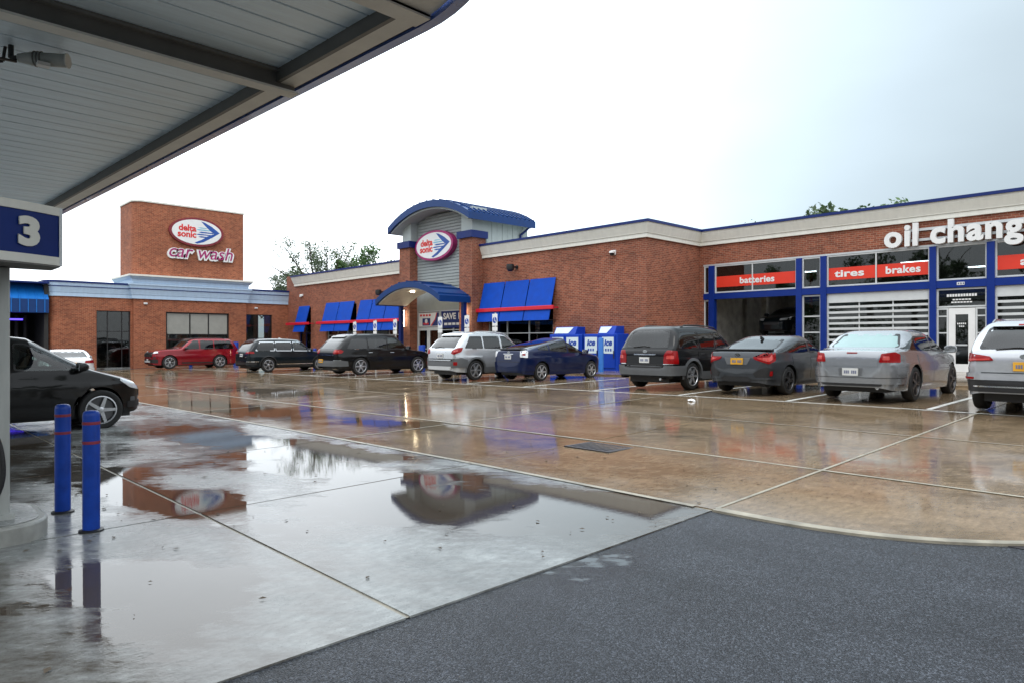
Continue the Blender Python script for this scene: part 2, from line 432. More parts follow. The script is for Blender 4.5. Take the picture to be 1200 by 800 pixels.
def tag(o, label, cat, group=None):
    o['label'] = label; o['category'] = cat
    if group: o['group'] = group
    return o
def thing(name, label, cat, loc, group=None, flat=True):
    o = bpy.data.objects.new(name, None); COL.objects.link(o); o.location = loc; o.empty_display_size = .3
    if flat: o['flat'] = tuple(float(v) for v in loc)
    return tag(o, label, cat, group)
def box(name, mt, parent, x0, x1, y0, y1, z0, z1, bevel=0):
    return MB().box(x0, x1, y0, y1, z0, z1).build(name, mt, parent, bevel=bevel)

_txt = {}
def text_mesh(s, size, extrude, bold=0.0, shear=0.0):
    k = (s, size, extrude, bold, shear)
    if k in _txt: return _txt[k]
    cu = bpy.data.curves.new('txt', 'FONT'); cu.body = s; cu.size = size; cu.extrude = extrude; cu.offset = bold * size; cu.shear = shear
    cu.resolution_u = 4
    o = bpy.data.objects.new('txt', cu); COL.objects.link(o)
    dg = bpy.context.evaluated_depsgraph_get(); dg.update()
    me = bpy.data.meshes.new_from_object(o.evaluated_get(dg))
    bpy.data.objects.remove(o); bpy.data.curves.remove(cu)
    _txt[k] = me; return me
def mwidth(me):
    xs = [v.co.x for v in me.vertices]; return (min(xs), max(xs)) if xs else (0, 0)
def glyphs(s, size, extrude, bold=0, shear=0, track=1.0):
    # [(x offset, mesh)] for every character and the total width
    hh = mwidth(text_mesh('HH', size, extrude, bold)); wh = hh[1] - hh[0]
    res = []; x = 0
    for ch in s:
        q = mwidth(text_mesh('H' + ch + 'H', size, extrude, bold)); adv = (q[1] - q[0]) - wh
        if ch != ' ': res.append((x, text_mesh(ch, size, extrude, bold, shear)))
        x += adv * track
    return res, x
def letters(s, parent, mt, origin, right, up, width, height, extrude, bold=.02, shear=0, track=1.0, name='letter', xheight=False, outline=None):
    """Separate solid letters: origin is the lower left corner on the wall, `right`/`up` unit vectors, sized to width x height (capital/ascender)."""
    gl, w = glyphs(s, 1.0, .5, bold, shear, track)
    top = max(v.co.y for v in text_mesh('l', 1.0, .5, bold).vertices)
    sx = width / w; sy = height / top
    right = Vector(right); up = Vector(up); n = right.cross(up)
    for x, me in gl:
        m2 = me.copy(); m2.name = name
        for v in m2.vertices:
            c = v.co; v.co = Vector(origin) + right * ((x + c.x) * sx) + up * (c.y * sy) + n * ((c.z + .5) * extrude)
        m2.materials.clear(); m2.materials.append(mt)
        put(name, m2, parent)

# ------------------------------------------------------------------ the ground
def _I(Y, a, b):
    t = (Y - a) / (b - a)
    if t <= 0: return 0.0
    if t >= 1: return (b - a) * .5 + (Y - b)
    return (b - a) * (t ** 3 - t ** 4 / 2)
def g(X, Y):
    Y = min(Y, 34.0); X = max(X, -70.0)
    return .021 * _I(Y, -1, 7) - .009 * _I(Y, 14, 20) - .010 * _I(-X, 4, 9)

def sheet(name, xs, ys, dz, mt, kind='structure', parent=None):
    vs = [(x, y, g(x, y) + dz) for y in ys for x in xs]
    nx = len(xs); fs = [(j * nx + i, j * nx + i + 1, (j + 1) * nx + i + 1, (j + 1) * nx + i) for j in range(len(ys) - 1) for i in range(nx - 1)]
    o = MB().add(vs, fs).build(name, mt, parent, smooth='full', fix=False)
    if kind: o['kind'] = kind
    return o
far = [-3000, -900, -300, -130]
xs = far + [-75 + i for i in range(0, 100)] + [60, 150, 400, 1200, 3000]
ys = [-3000, -900, -300, -100, -50] + [-30 + i for i in range(0, 72)] + [60, 110, 300, 900, 3000]
ground = sheet('ground', xs, ys, -.014, M['asphalt'])

SP = 3.5; GX, GY = -3.4, 2.4
def yb(X):                                           # curved edge between concrete and asphalt
    return 5.9 + .06 * max(0, X + 3.4) ** 3 if X > -3.399 else -100
lx0 = GX - 14 * SP; lx1 = GX + 4 * SP; ly0 = GY - 4 * SP; ly1 = 22.6
def lot_mesh():
    b = MB(); n = 36; m_ = 60
    return b
lot = MB()
nxs = [lx0 + (GX - lx0) * i / 42 for i in range(43)] + [GX + (lx1 - GX) * i / 14 for i in range(1, 15)]
nys = [ly0 + (ly1 - ly0) * i / 34 for i in range(35)]
vs = []
for y in nys:
    for x in nxs:
        yy = max(y, min(yb(x), ly1 - .2) + .15)
        vs.append((min(x, GX - .02) if abs(x - GX) < .001 else x, yy, g(x, yy) - .008))
w_ = len(nxs)
lot.add(vs, [(j * w_ + i, j * w_ + i + 1, (j + 1) * w_ + i + 1, (j + 1) * w_ + i) for j in range(len(nys) - 1) for i in range(w_ - 1)
             if not (nxs[i] >= GX - .001 and nys[j] < yb(nxs[i] + .05) + .05)])
parking_lot = lot.build('parking_lot', M['joint'], None, fix=False)
parking_lot['kind'] = 'structure'
bounds = [-11.6, -8.1, -4.6, -1.1, 2.4, 5.9, 8.4, 11.9, 15.76, 19.2, 22.6]
rows = list(zip(bounds, bounds[1:]))
for ci in range(18):
    x0 = lx0 + ci * SP; x1 = x0 + SP
    for (y0, y1) in rows:
        if x0 > GX - .1 and y1 < yb(x0 + .1) + .2: continue
        gap = .016; k = 7
        b = MB(); dz = rnd.uniform(-.0025, .0025); tx, ty = rnd.uniform(-.0012, .0012), rnd.uniform(-.0012, .0012)
        vs = []; grid = {}
        for j in range(k + 1):
            for i in range(k + 1):
                x = x0 + gap + (x1 - x0 - 2 * gap) * i / k
                lo = y0 + gap
                if x0 > GX - .1: lo = max(lo, min(yb(x), y1 - .02))
                y = lo + (y1 - gap - lo) * j / k
                vs.append((x, y, g(x, y) + dz + tx * (x - x0 - 1.75) + ty * (y - y0 - 1.75)))
        fs = [(j * (k + 1) + i, j * (k + 1) + i + 1, (j + 1) * (k + 1) + i + 1, (j + 1) * (k + 1) + i) for j in range(k) for i in range(k)]
        ring = [i for i in range(k + 1)] + [(j + 1) * (k + 1) - 1 for j in range(1, k + 1)] + [k * (k + 1) + i for i in range(k - 1, -1, -1)] + [j * (k + 1) for j in range(k - 1, 0, -1)]
        o = len(vs); vs += [(vs[i][0], vs[i][1], vs[i][2] - .09) for i in ring]
        fs += [(ring[(q + 1) % len(ring)], ring[q], o + q, o + (q + 1) % len(ring)) for q in range(len(ring))]
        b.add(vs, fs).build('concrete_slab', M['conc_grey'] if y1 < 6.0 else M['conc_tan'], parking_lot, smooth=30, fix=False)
def strip(x0, x1, y0, y1, n, dz=.006, mt=None, name='painted_line'):
    b = MB(); vs = []; along_y = abs(y1 - y0) > abs(x1 - x0)
    for i in range(n + 1):
        t = i / n
        if along_y:
            y = y0 + (y1 - y0) * t; vs += [(x0, y, g(x0, y) + dz), (x1, y, g(x1, y) + dz)]
        else:
            x = x0 + (x1 - x0) * t; vs += [(x, y0, g(x, y0) + dz), (x, y1, g(x, y1) + dz)]
    b.add(vs, [(2 * i, 2 * i + 1, 2 * i + 3, 2 * i + 2) for i in range(n)])
    return b.build(name, mt or M['line'], parking_lot)
for k in range(-2, 17):
    xl = -4.28 - 2.95 * k
    strip(xl - .055, xl + .055, 15.9, 21.4, 10)
strip(-52, 6, 15.72, 15.80, 60, .006)
strip(-40, -3.6, 5.86, 5.93, 60, .006, M['joint'], 'joint_seal')
strip(-30, 6, 8.375, 8.425, 60, .006, M['joint'], 'joint_seal')
strip(-52, 6, 11.885, 11.915, 60, .006, M['joint'], 'joint_seal')
for k in range(5): strip(GX - SP * 2 * k - .018, GX - SP * 2 * k + .018, 5.95, 15.7, 16, .0055, M['joint'], 'joint_seal')
lipv = []
for i in range(31):                                          # pale concrete lip along the curved asphalt edge
    x = GX + 5.0 * i / 30; y = yb(max(x, GX + .01)); lipv += [(x, y - .02, g(x, y) + .008), (x, y + .10, g(x, y) + .008), (x, y - .02, g(x, y) - .04)]
MB().add(lipv, [(3 * i, 3 * i + 3, 3 * i + 4, 3 * i + 1) for i in range(30)] + [(3 * i + 2, 3 * i + 5, 3 * i + 3, 3 * i) for i in range(30)]).build('edge_lip', M['joint'], parking_lot, fix=False)
# sidewalk along the shops
sw = MB(); vs = []
sxs = [-54 + i * 1.5 for i in range(0, 49)]
for x in sxs:
    for y, dz in ((22.6, -.2), (22.6, .06), (22.75, .075), (24.3, .075), (26, .075), (30.4, .075)):
        vs.append((x, y, g(x, y) + dz))
sw.add(vs, [(i * 6 + j, i * 6 + j + 1, (i + 1) * 6 + j + 1, (i + 1) * 6 + j) for i in range(len(sxs) - 1) for j in range(5)])
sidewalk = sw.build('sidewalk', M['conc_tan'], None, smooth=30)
sidewalk['kind'] = 'structure'
# drain
dr = thing('storm_drain', 'dark square cast iron storm drain set flush in the wet tan concrete', 'drain', (-6.46, 7.95, g(-6.46, 7.95)))
z = g(-6.46, 7.95) + .006
for a in ((-.42, -.36, -.3, .3), (.36, .42, -.3, .3), (-.36, .36, -.3, -.25), (-.36, .36, .25, .3)):
    box('frame', M['grate'], dr, -6.46 + a[0], -6.46 + a[1], 7.95 + a[2], 7.95 + a[3], z - .05, z + .004 + .02 * (a[0] + .5) * 0)
for i in range(9):
    x = -6.46 - .32 + i * .08
    box('bar', M['grate'], dr, x - .022, x + .022, 7.70, 8.20, z - .04, z + .001)
box('sump', M['dark'], dr, -6.82, -6.10, 7.70, 8.20, z - .2, z - .03)
lit = thing('paper_scrap', 'small crumpled white paper scrap lying on the wet concrete beyond the drain', 'litter', (-9.0, 15.0, g(-9.0, 15.0)))
lb = MB(); lr = random.Random(2); lv = [(-9.0 + .09 * math.cos(a) * lr.uniform(.6, 1.3), 14.6 + .07 * math.sin(a) * lr.uniform(.6, 1.3), g(-9, 14.6) + .01 + lr.uniform(0, .05)) for a in [i * .63 for i in range(10)]]
lb.add([(-9.0, 14.6, g(-9, 14.6) + .07)] + lv, [(0, 1 + i, 1 + (i + 1) % 10) for i in range(10)]).build('sheet', M['white'], lit)
dl_ = MB(); lr = random.Random(5)
for i in range(150):
    x = lr.uniform(-11, -3.5); y = lr.uniform(-.5, 7.5); s_ = lr.uniform(.010, .032); a = lr.uniform(0, 6.28); z_ = g(x, y) + .004
    if lr.random() < .3: s_ *= 1.6
    dl_.add([(x + s_ * math.cos(a), y + s_ * math.sin(a), z_ + .004), (x - s_ * .5 * math.sin(a), y + s_ * .5 * math.cos(a), z_ + .010), (x - s_ * math.cos(a), y - s_ * math.sin(a), z_ + .003), (x + s_ * .5 * math.sin(a), y - s_ * .5 * math.cos(a), z_ + .006)], [(0, 1, 2, 3)])
dlo_ = dl_.build('leaf_litter', M['bark'], None, fix=False); dlo_['kind'] = 'stuff'; tag(dlo_, 'scattered dark leaf bits and grit on the wet grey concrete', 'leaf litter')
dr2 = thing('trench_grate', 'small black slotted drain at the kerb edge of the asphalt on the right', 'drain', (-.95, 6.5, g(-.95, 6.5)))
for i in range(4):
    box('slot_bar', M['grate'], dr2, -1.2 + i * .16, -1.1 + i * .16, 6.5, 6.62, g(-.95, 6.5) - .03, g(-.95, 6.5) - .008)
# ------------------------------------------------------------------ building helpers
def cornice(parent, path, z0, z1, mt, capmt, out=.28, cap=.12, line=None, steps=((0, .10), (.30, .10), (.30, .14), (.34, .14), (.85, .26), (1, .28))):
    """Moulded cornice and metal cap swept along a plan polyline (outside is to the right of travel)."""
    def sweep(prof, name, m_):
        pts = [Vector((p[0], p[1])) for p in path]; n = len(pts); norms = []
        for i in range(n):
            ds = []
            if i > 0: ds.append((pts[i] - pts[i - 1]).normalized())
            if i < n - 1: ds.append((pts[i + 1] - pts[i]).normalized())
            ns = [Vector((d.y, -d.x)) for d in ds]
            if len(ns) == 2:
                a = (ns[0] + ns[1]); a = a / max(.3, (1 + ns[0].dot(ns[1])))
            else: a = ns[0]
            norms.append(a)
        vs = []; k = len(prof)
        for p, a in zip(pts, norms):
            for (o, z) in prof: q = p + a * o; vs.append((q.x, q.y, z))
        fs = [(i * k + j, i * k + (j + 1) % k, (i + 1) * k + (j + 1) % k, (i + 1) * k + j) for i in range(n - 1) for j in range(k)]
        fs += [tuple(range(k)), tuple(range((n - 1) * k, n * k))]
        return MB().add(vs, fs).build(name, m_, parent)
    h = z1 - cap - z0
    prof = [(o * out / .28, z0 + t * h) for t, o in steps]
    sweep(prof + [(-.25, z0 + h), (-.25, z0)], 'cornice', mt)
    if line:
        zl_ = z0 + line[0] * h; ol = line[1]; sweep([(ol, zl_), (ol, zl_ + .05), (ol - .06, zl_ + .05), (ol - .06, zl_)], 'moulding_line', M['navy'])
    sweep([(out + .05, z1 - cap), (out + .05, z1), (-.3, z1), (-.3, z1 - cap + .003)], 'roof_edge', capmt)

def window(parent, axis, u0, u1, z0, z1, w, frame, gmat, fm, cols=(), rowz=(), depth=.1, sgn=-1, name='window', fw=.06, panes=True):
    """Framed window. axis 'y': the wall faces -Y at y=w, u is x.  axis 'x': the wall faces +X at x=w, u is y."""
    def bx(mb, a0, a1, c0, c1, d0, d1):
        if axis == 'y': mb.box(a0, a1, w + min(d0, d1), w + max(d0, d1), c0, c1)
        else: mb.box(w - max(d0, d1), w - min(d0, d1), a0, a1, c0, c1)
    f = MB()
    bx(f, u0, u0 + fw, z0, z1, -.02, depth); bx(f, u1 - fw, u1, z0, z1, -.02, depth)
    bx(f, u0 + fw, u1 - fw, z1 - fw, z1, -.018, depth); bx(f, u0 + fw, u1 - fw, z0, z0 + fw, -.018, depth)
    fo = f.build(name, fm, parent)
    us = [u0 + fw] + list(cols) + [u1 - fw]; zs_ = [z0 + fw] + list(rowz) + [z1 - fw]
    for c_ in cols:
        m_ = MB(); bx(m_, c_ - .025, c_ + .025, z0 + fw, z1 - fw, -.012, depth - .01); m_.build('mullion', fm, fo)
    for c_ in rowz:
        m_ = MB(); bx(m_, u0 + fw, u1 - fw, c_ - .025, c_ + .025, -.008, depth - .02); m_.build('mullion', fm, fo)
    if panes:
        for a, b in zip(us, us[1:]):
            for c_, d_ in zip(zs_, zs_[1:]):
                m_ = MB(); bx(m_, a, b, c_, d_, .035, .05); m_.build('pane', gmat, fo)
    return fo

# ------------------------------------------------------------------ the shop building
H0, HC, HT = 6.37, 7.05, 7.15
SY = 25.9
shop = thing('store_building', 'long red brick shop with cream cornice and an arched blue roof over its entrance tower', 'building', (-33, SY, g(-33, SY)))
def wall_with_holes(name, mt, parent, axis, w, u0, u1, z0, z1, holes, depth=.3):
    """Brick wall of one thickness with rectangular openings (u0,u1,z0,z1)."""
    us = sorted({u0, u1, *[h[0] for h in holes], *[h[1] for h in holes]}); zz = sorted({z0, z1, *[h[2] for h in holes], *[h[3] for h in holes]})
    us = [u for u in us if u0 <= u <= u1]; zz = [z for z in zz if z0 <= z <= z1]
    def solid(i, j):
        if i < 0 or j < 0 or i >= len(us) - 1 or j >= len(zz) - 1: return False
        a = (us[i] + us[i + 1]) / 2; b = (zz[j] + zz[j + 1]) / 2
        return not any(h[0] < a < h[1] and h[2] < b < h[3] for h in holes)
    mb = MB()
    def P(u, d, z): return (u, w + d, z) if axis == 'y' else (w - d, u, z)
    for i in range(len(us) - 1):
        for j in range(len(zz) - 1):
            if not solid(i, j): continue
            a, b, c_, d_ = us[i], us[i + 1], zz[j], zz[j + 1]
            mb.add([P(a, 0, c_), P(b, 0, c_), P(b, 0, d_), P(a, 0, d_)], [(0, 1, 2, 3)])
            mb.add([P(a, depth, c_), P(a, depth, d_), P(b, depth, d_), P(b, depth, c_)], [(0, 1, 2, 3)])
            for (q, e) in (((i - 1, j), ((a, c_), (a, d_))), ((i + 1, j), ((b, d_), (b, c_))), ((i, j - 1), ((b, c_), (a, c_))), ((i, j + 1), ((a, d_), (b, d_)))):
                if not solid(*q):
                    (p0, p1) = e
                    mb.add([P(p0[0], 0, p0[1]), P(p0[0], depth, p0[1]), P(p1[0], depth, p1[1]), P(p1[0], 0, p1[1])], [(0, 1, 2, 3)])
    return mb.build(name, mt, parent, fix=False)

WR = (-29.1, -24.05, .75, 4.75)          # window behind the right-hand awning
WL1 = (-47.5, -43.2, .6, 4.4); WL2 = (-42.4, -37.6, .6, 4.4); WL0 = (-52.0, -50.0, -.3, 4.35)
wall_with_holes('wall', M['brick'], shop, 'y', SY, -54.2, -18.3, -1.5, 7.0, [WR, WL1, WL2, WL0, (-36.2, -30.0, -1.5, 5.0)])
wall_with_holes('wall', M['brick'], shop, 'x', -18.3, SY + .3, 30.4, -1.5, 7.0, [], .25)
box('soldier_course', M['brick'], shop, -29.4, -18.31, SY - .012, SY + .1, 5.72, 5.80)
cornice(shop, [(-52.6, 34), (-52.6, SY), (-36.66, SY)], 6.10, 6.95, M['cornice'], M['navy'])
cornice(shop, [(-29.48, SY), (-18.3, SY), (-18.3, 30.4), (9.0, 30.4)], H0, HT, M['cornice'], M['navy'])
box('roof', M['siding'], shop, -52.3, -18.6, SY + .3, 44, 6.6, 6.7)
# rooms behind the shop windows
box('interior_floor', M['conc_grey'], shop, -53.9, -18.6, SY + .31, 34, -.6, g(-36, 26) + .05)
box('back_wall', M['room'], shop, -53.9, -18.6, 31.5, 31.7, -.6, 6.6)
for (w_, cols) in ((WR, (-27.6, -25.9)), (WL1, (-46.0, -44.6)), (WL2, (-40.8, -39.2))):
    window(shop, 'y', w_[0], w_[1], w_[2], w_[3], SY + .12, None, M['glassdark'], M['alu'], cols, (2.1,), name='shop_window')
window(shop, 'y', WL0[0], WL0[1], WL0[2], WL0[3], SY + .12, None, M['glassdark'], M['navy'], (-51.0,), (2.3,), name='shop_window')
for i in range(5):
    sx = -28.6 + i * 1.0
    box('shelf_unit', M['room'], shop, sx, sx + .8, SY + .9, SY + 1.4, .3, 1.7 + .15 * (i % 2))
for (fx, fz) in ((-34.0, 3.1), (-40, 3.3), (-27, 3.3), (-45, 3.2)):
    box('ceiling_lamp', M['cool'], shop, fx - .6, fx + .6, 28.0, 28.15, fz + .9, fz + .95)

# entrance tower
TY = 25.07
for (a, b) in ((-36.63, -35.5), (-30.63, -29.5)):
    box('brick_pillar', M['brick'], shop, a, b, TY, SY + .2, -1, 7.52)
    box('pillar_cap', M['navy'], shop, a - .1, b + .1, TY - .12, SY + .3, 7.52, 7.92)
box('corner_pier', M['siding_light'], shop, -36.45, -35.55, TY + .12, SY + .4, 7.925, 9.3)
box('corner_pier', M['siding_light'], shop, -30.58, -29.62, TY + .12, SY + .4, 7.925, 9.3)
CX, RZ = -33.07, 9.98
def arcz(x, span=4.0, rise=1.12, top=RZ):
    Rr = (span * span + rise * rise) / (2 * rise)
    return top - Rr + math.sqrt(max(0, Rr * Rr - (x - CX) ** 2))
k = 0; z = 4.95
while z < 9.7:                                          # ribbed metal siding panels, laid course by course
    z2 = z + .185
    half = 2.55
    for _ in range(60):
        if arcz(CX + half) - .42 >= z2: break
        half -= .05
    if half > .3:
        b = MB(); xa, xb = CX - half, CX + half
        b.add([(xa, SY - .20, z + .003), (xb, SY - .20, z + .003), (xb, SY - .235, z + .03), (xa, SY - .235, z + .03), (xa, SY - .235, z2 - .02), (xb, SY - .235, z2 - .02), (xb, SY - .20, z2 - .003), (xa, SY - .20, z2 - .003)],
              [(0, 1, 2, 3), (3, 2, 5, 4), (4, 5, 6, 7), (0, 3, 4, 7), (1, 6, 5, 2)])
        b.build('siding_panel', M['siding'], shop)
    z = z2
box('tower_core', M['siding'], shop, -36.3, -29.72, SY - .18, 29.0, 4.9, 8.75)
for i in range(8):
    y0 = SY + .42 + i * .42
    box('side_panel', M['siding_light'], shop, -29.73, -29.68 + .01 * (i % 2), y0, y0 + .40, 6.6, 8.86)
def barrel(parent, y0, y1, span, top, rise, thick, name, mt, n=28, drop=.0):
    Rr = (span * span + rise * rise) / (2 * rise); vs = []
    for y in (y0, y1):
        for r_ in (0, thick):
            for i in range(n + 1):
                x = -span + 2 * span * i / n
                zz = top - Rr + math.sqrt(Rr * Rr - x * x) - r_
                vs.append((CX + x, y, zz))
    m_ = n + 1; fs = []
    for i in range(n):
        fs += [(i, i + 1, 2 * m_ + i + 1, 2 * m_ + i), (m_ + i + 1, m_ + i, 3 * m_ + i, 3 * m_ + i + 1),
               (m_ + i, m_ + i + 1, i + 1, i), (2 * m_ + i, 2 * m_ + i + 1, 3 * m_ + i + 1, 3 * m_ + i)]
    fs += [(0, 2 * m_, 3 * m_, m_), (n, m_ + n, 3 * m_ + n, 2 * m_ + n)]
    return MB().add(vs, fs).build(name, mt, parent, smooth=30)
troof = barrel(shop, 24.47, 29.75, 4.0, RZ, 1.12, .40, 'arched_roof', M['blue'])
barrel(shop, 24.62, 29.6, 3.8, RZ - .40, 1.02, .10, 'roof_soffit', M['siding_light'])
for i in range(13):                                      # standing seams of the arched roof
    x = CX - 3.9 + 7.8 * i / 12
    zz = arcz(x)
    b = MB(); b.box(x - .02, x + .02, 24.5, 29.74, zz - .03, zz + .06); b.build('roof_seam', M['blue'], troof)
for i in range(14):
    y = 24.9 + i * .36
    b = MB(); n = 10
    for q in range(n):
        xa, xb_ = CX + 4.0 * (.45 + .55 * q / n), CX + 4.0 * (.45 + .55 * (q + 1) / n)
        b.add([(xa, y, arcz(xa)), (xb_, y, arcz(xb_)), (xb_, y, arcz(xb_) + .07), (xa, y, arcz(xa) + .07), (xa, y + .05, arcz(xa)), (xb_, y + .05, arcz(xb_)), (xb_, y + .05, arcz(xb_) + .07), (xa, y + .05, arcz(xa) + .07)],
              [(0, 1, 2, 3), (4, 7, 6, 5), (3, 2, 6, 7), (0, 4, 5, 1)])
    b.build('roof_rib', M['blue'], troof)
gut = MB(); gut.path([(-29.2, 29.4, 8.55), (-29.45, 29.2, 8.25), (-29.6, 29.0, 8.05), (-29.62, 29.0, 6.6)], .07); gut.build('downpipe', M['navy'], shop)
# entrance canopy
ex0, ex1, ey0, ey1 = -35.95, -29.6, 22.85, 25.3
ecx = (ex0 + ex1) / 2; es = (ex1 - ex0) / 2
def earc(x, top=5.08, rise=.92):
    Rr = (es * es + rise * rise) / (2 * rise); return top - Rr + math.sqrt(max(0, Rr * Rr - (x - ecx) ** 2))
CXs = CX; CX = ecx
ecan = barrel(shop, ey0, TY - .02, es, 5.08, .92, .34, 'entrance_canopy', M['blue'])
barrel(shop, ey0 + .12, TY - .02, es - .2, 4.73, .80, .06, 'canopy_soffit', M['soffit'])
for i in range(9):
    x = ecx + es * (-.95 + 1.9 * i / 8)
    b = MB(); b.box(x - .02, x + .02, ey0 + .02, TY - .05, earc(x) - .02, earc(x) + .06); b.build('canopy_seam', M['blue'], ecan)
CX = CXs
for x in (ecx - .8, ecx + .6):
    MB().lathe([(.12, 0), (.12, .03)], 16, (x, 23.9, earc(x) - .46)).build('downlight', M['warm'], ecan)
for (x, y) in ((-30.1, ey0 + .9), ):
    pass
box('canopy_post', M['navy'], shop, -29.95, -29.72, TY - .42, TY - .2, -.1, 4.0)
box('canopy_post', M['navy'], shop, -36.1, -35.87, TY - .42, TY - .2, -.1, 4.0)
# glazed entrance
EY = SY - .25
zf = g(-33, 25.6) + .075
box('door_header', M['siding'], shop, -35.5, -30.63, EY - .02, EY + .2, 3.52, 4.9)
ent = window(shop, 'y', -35.48, -33.15, zf, 3.52, EY, None, M['glass'], M['alu'], (), (2.5,), name='entrance_doors', panes=False)
m_ = MB().box(-35.4, -33.2, EY + .04, EY + .055, 2.53, 3.46); m_.build('pane', M['glass'], ent)
for (a, b) in ((-35.42, -34.32), (-34.30, -33.21)):
    dl = MB()
    dl.box(a, a + .14, EY - .01, EY + .06, zf + .02, 2.47); dl.box(b - .14, b, EY - .01, EY + .06, zf + .02, 2.47)
    dl.box(a + .14, b - .14, EY - .008, EY + .06, 2.33, 2.47); dl.box(a + .14, b - .14, EY - .008, EY + .06, zf + .02, zf + .3)
    do = dl.build('door', M['offwhite'], shop)
    MB().box(a + .14, b - .14, EY + .02, EY + .035, zf + .3, 2.33).build('pane', M['glass'], do)
    MB().box(a + .1, b - .1, EY - .06, EY - .03, 1.18, 1.24).build('push_bar', M['alu'], do)
    box('door_backing', M['dark'], shop, a, b, SY + 2.6, SY + 2.7, zf, 2.6)
window(shop, 'y', -33.1, -30.66, zf, 3.52, EY, None, M['glass'], M['alu'], (-31.9,), (2.35,), name='entrance_window')
# posters (flat prints in the entrance glazing)
po = thing('window_poster', 'white poster with a blue badge and navy swoosh above the entrance doors', 'poster', (-34.3, EY - .02, 2.5))
MB().box(-35.36, -33.25, EY + .005, EY + .015, 2.56, 3.42).build('sheet', M['white'], po)
MB().prism([(-33.28, 2.6), (-33.28, 3.4), (-33.45, 3.4), (-33.6, 3.0), (-34.0, 2.6)], 'y', EY - .002, EY + .003).build('swoosh', M['navy'], po)
MB().prism([(-33.6, 3.0), (-33.45, 3.4), (-33.52, 3.4), (-33.7, 3.0), (-34.15, 2.6), (-34.0, 2.6)], 'y', EY - .003, EY + .002).build('swoosh_edge', M['letter_red'], po)
MB().box(-34.95, -34.15, EY - .003, EY + .003, 2.62, 3.08).build('badge', M['navy'], po)
MB().box(-34.85, -34.3, EY - .006, EY - .002, 2.68, 2.80).build('badge_stripe', M['letter_red'], po)
MB().lathe([(.14, 0), (.14, .004)], 16, (-34.55, EY - .009, 2.9), 'y').build('badge_disc', M['white'], po)
for i in range(4):
    MB().box(-35.2 + i * .3, -35.0 + i * .3, EY - .003, EY + .003, 3.2, 3.32).build('print_mark', M['letter_red'], po)
po2 = thing('window_poster', 'navy poster with SAVE 10 in white letters at the right of the entrance doors', 'poster', (-31.9, EY - .02, 2.4))
MB().box(-33.0, -30.75, EY - .035, EY - .022, 2.45, 3.46).build('sheet', M['navy'], po2)
letters('SAVE 10', po2, M['white'], (-32.8, EY - .036, 2.98), (1, 0, 0), (0, 0, 1), 1.9, .36, .006, .03)
for i in range(5):
    MB().box(-32.7 + i * .38, -32.4 + i * .38, EY - .04, EY - .036, 2.62, 2.76).build('print_mark', M['white'], po2)

# oval sign with the arrow-shaped fin emblem
def oval(cu, cz, a, b, n=56): return [(cu + a * math.cos(2 * math.pi * i / n), cz + b * math.sin(2 * math.pi * i / n)) for i in range(n)]
def emblem(root, axis, w, cu, cz, a, b, front, rim, face):
    """Oval lightbox. axis 'y' faces -Y, axis 'x' faces +X; `front` is the distance the face stands off the wall plane w."""
    def pr(poly, d0, d1, name, mt):
        if axis == 'y': MB().prism(poly, 'y', w - d1, w - d0).build(name, mt, root, smooth=30)
        else: MB().prism(poly, 'x', w + d0, w + d1).build(name, mt, root, smooth=30)
    pr(oval(cu, cz, a * 1.10, b * 1.16), 0, front, 'rim', rim)
    pr(oval(cu, cz, a, b), front - .02, front + .012, 'face', face)
    q = lambda pts: [(cu + a * x, cz + b * y) for x, y in pts]
    d = front + .012
    pr(q([(.16, .90), (.30, .84), (.62, .52), (.93, .08), (.70, -.02), (.52, .22), (.34, .54)]), d - .005, d + .006, 'fin', M['fin'])
    pr(q([(.93, .08), (.62, -.34), (.25, -.78), (.0, -.94), (-.1, -.86), (.2, -.58), (.42, -.28), (.70, -.02)]), d - .005, d + .008, 'fin', M['fin'])
    for (y0, y1, x0, x1) in ((.42, .32, .02, .36), (.26, .14, -.05, .50), (.07, -.05, .05, .64), (-.12, -.23, -.05, .56), (-.30, -.42, .04, .40)):
        pr(q([(x0, (y0 + y1) / 2), (x0 + .12, y0), (x1, y0 - .02), (x1 + .06, (y0 + y1) / 2), (x1, y1 + .02), (x0 + .12, y1)]), d - .005, d + .005, 'streak', M['fin'] if y0 < .2 else M['finlight'])
    rt = (1, 0, 0) if axis == 'y' else (0, 1, 0)
    def O(x, y):
        u, z_ = cu + a * x, cz + b * y
        return (u, w - d, z_) if axis == 'y' else (w + d, u, z_)
    letters('delta', root, M['letter_red'], O(-.74, .04), rt, (0, 0, 1), a * .70, b * .50, .012, .035)
    letters('sonic', root, M['letter_red'], O(-.78, -.46), rt, (0, 0, 1), a * .74, b * .50, .012, .035)
s1 = thing('oval_sign', 'white oval shop sign with magenta rim on the grey siding of the entrance tower', 'sign', (-33.4, SY - .24, 7.5))
emblem(s1, 'y', SY - .235, -33.4, 7.46, 1.72, .78, .34, M['magenta'], M['white'])

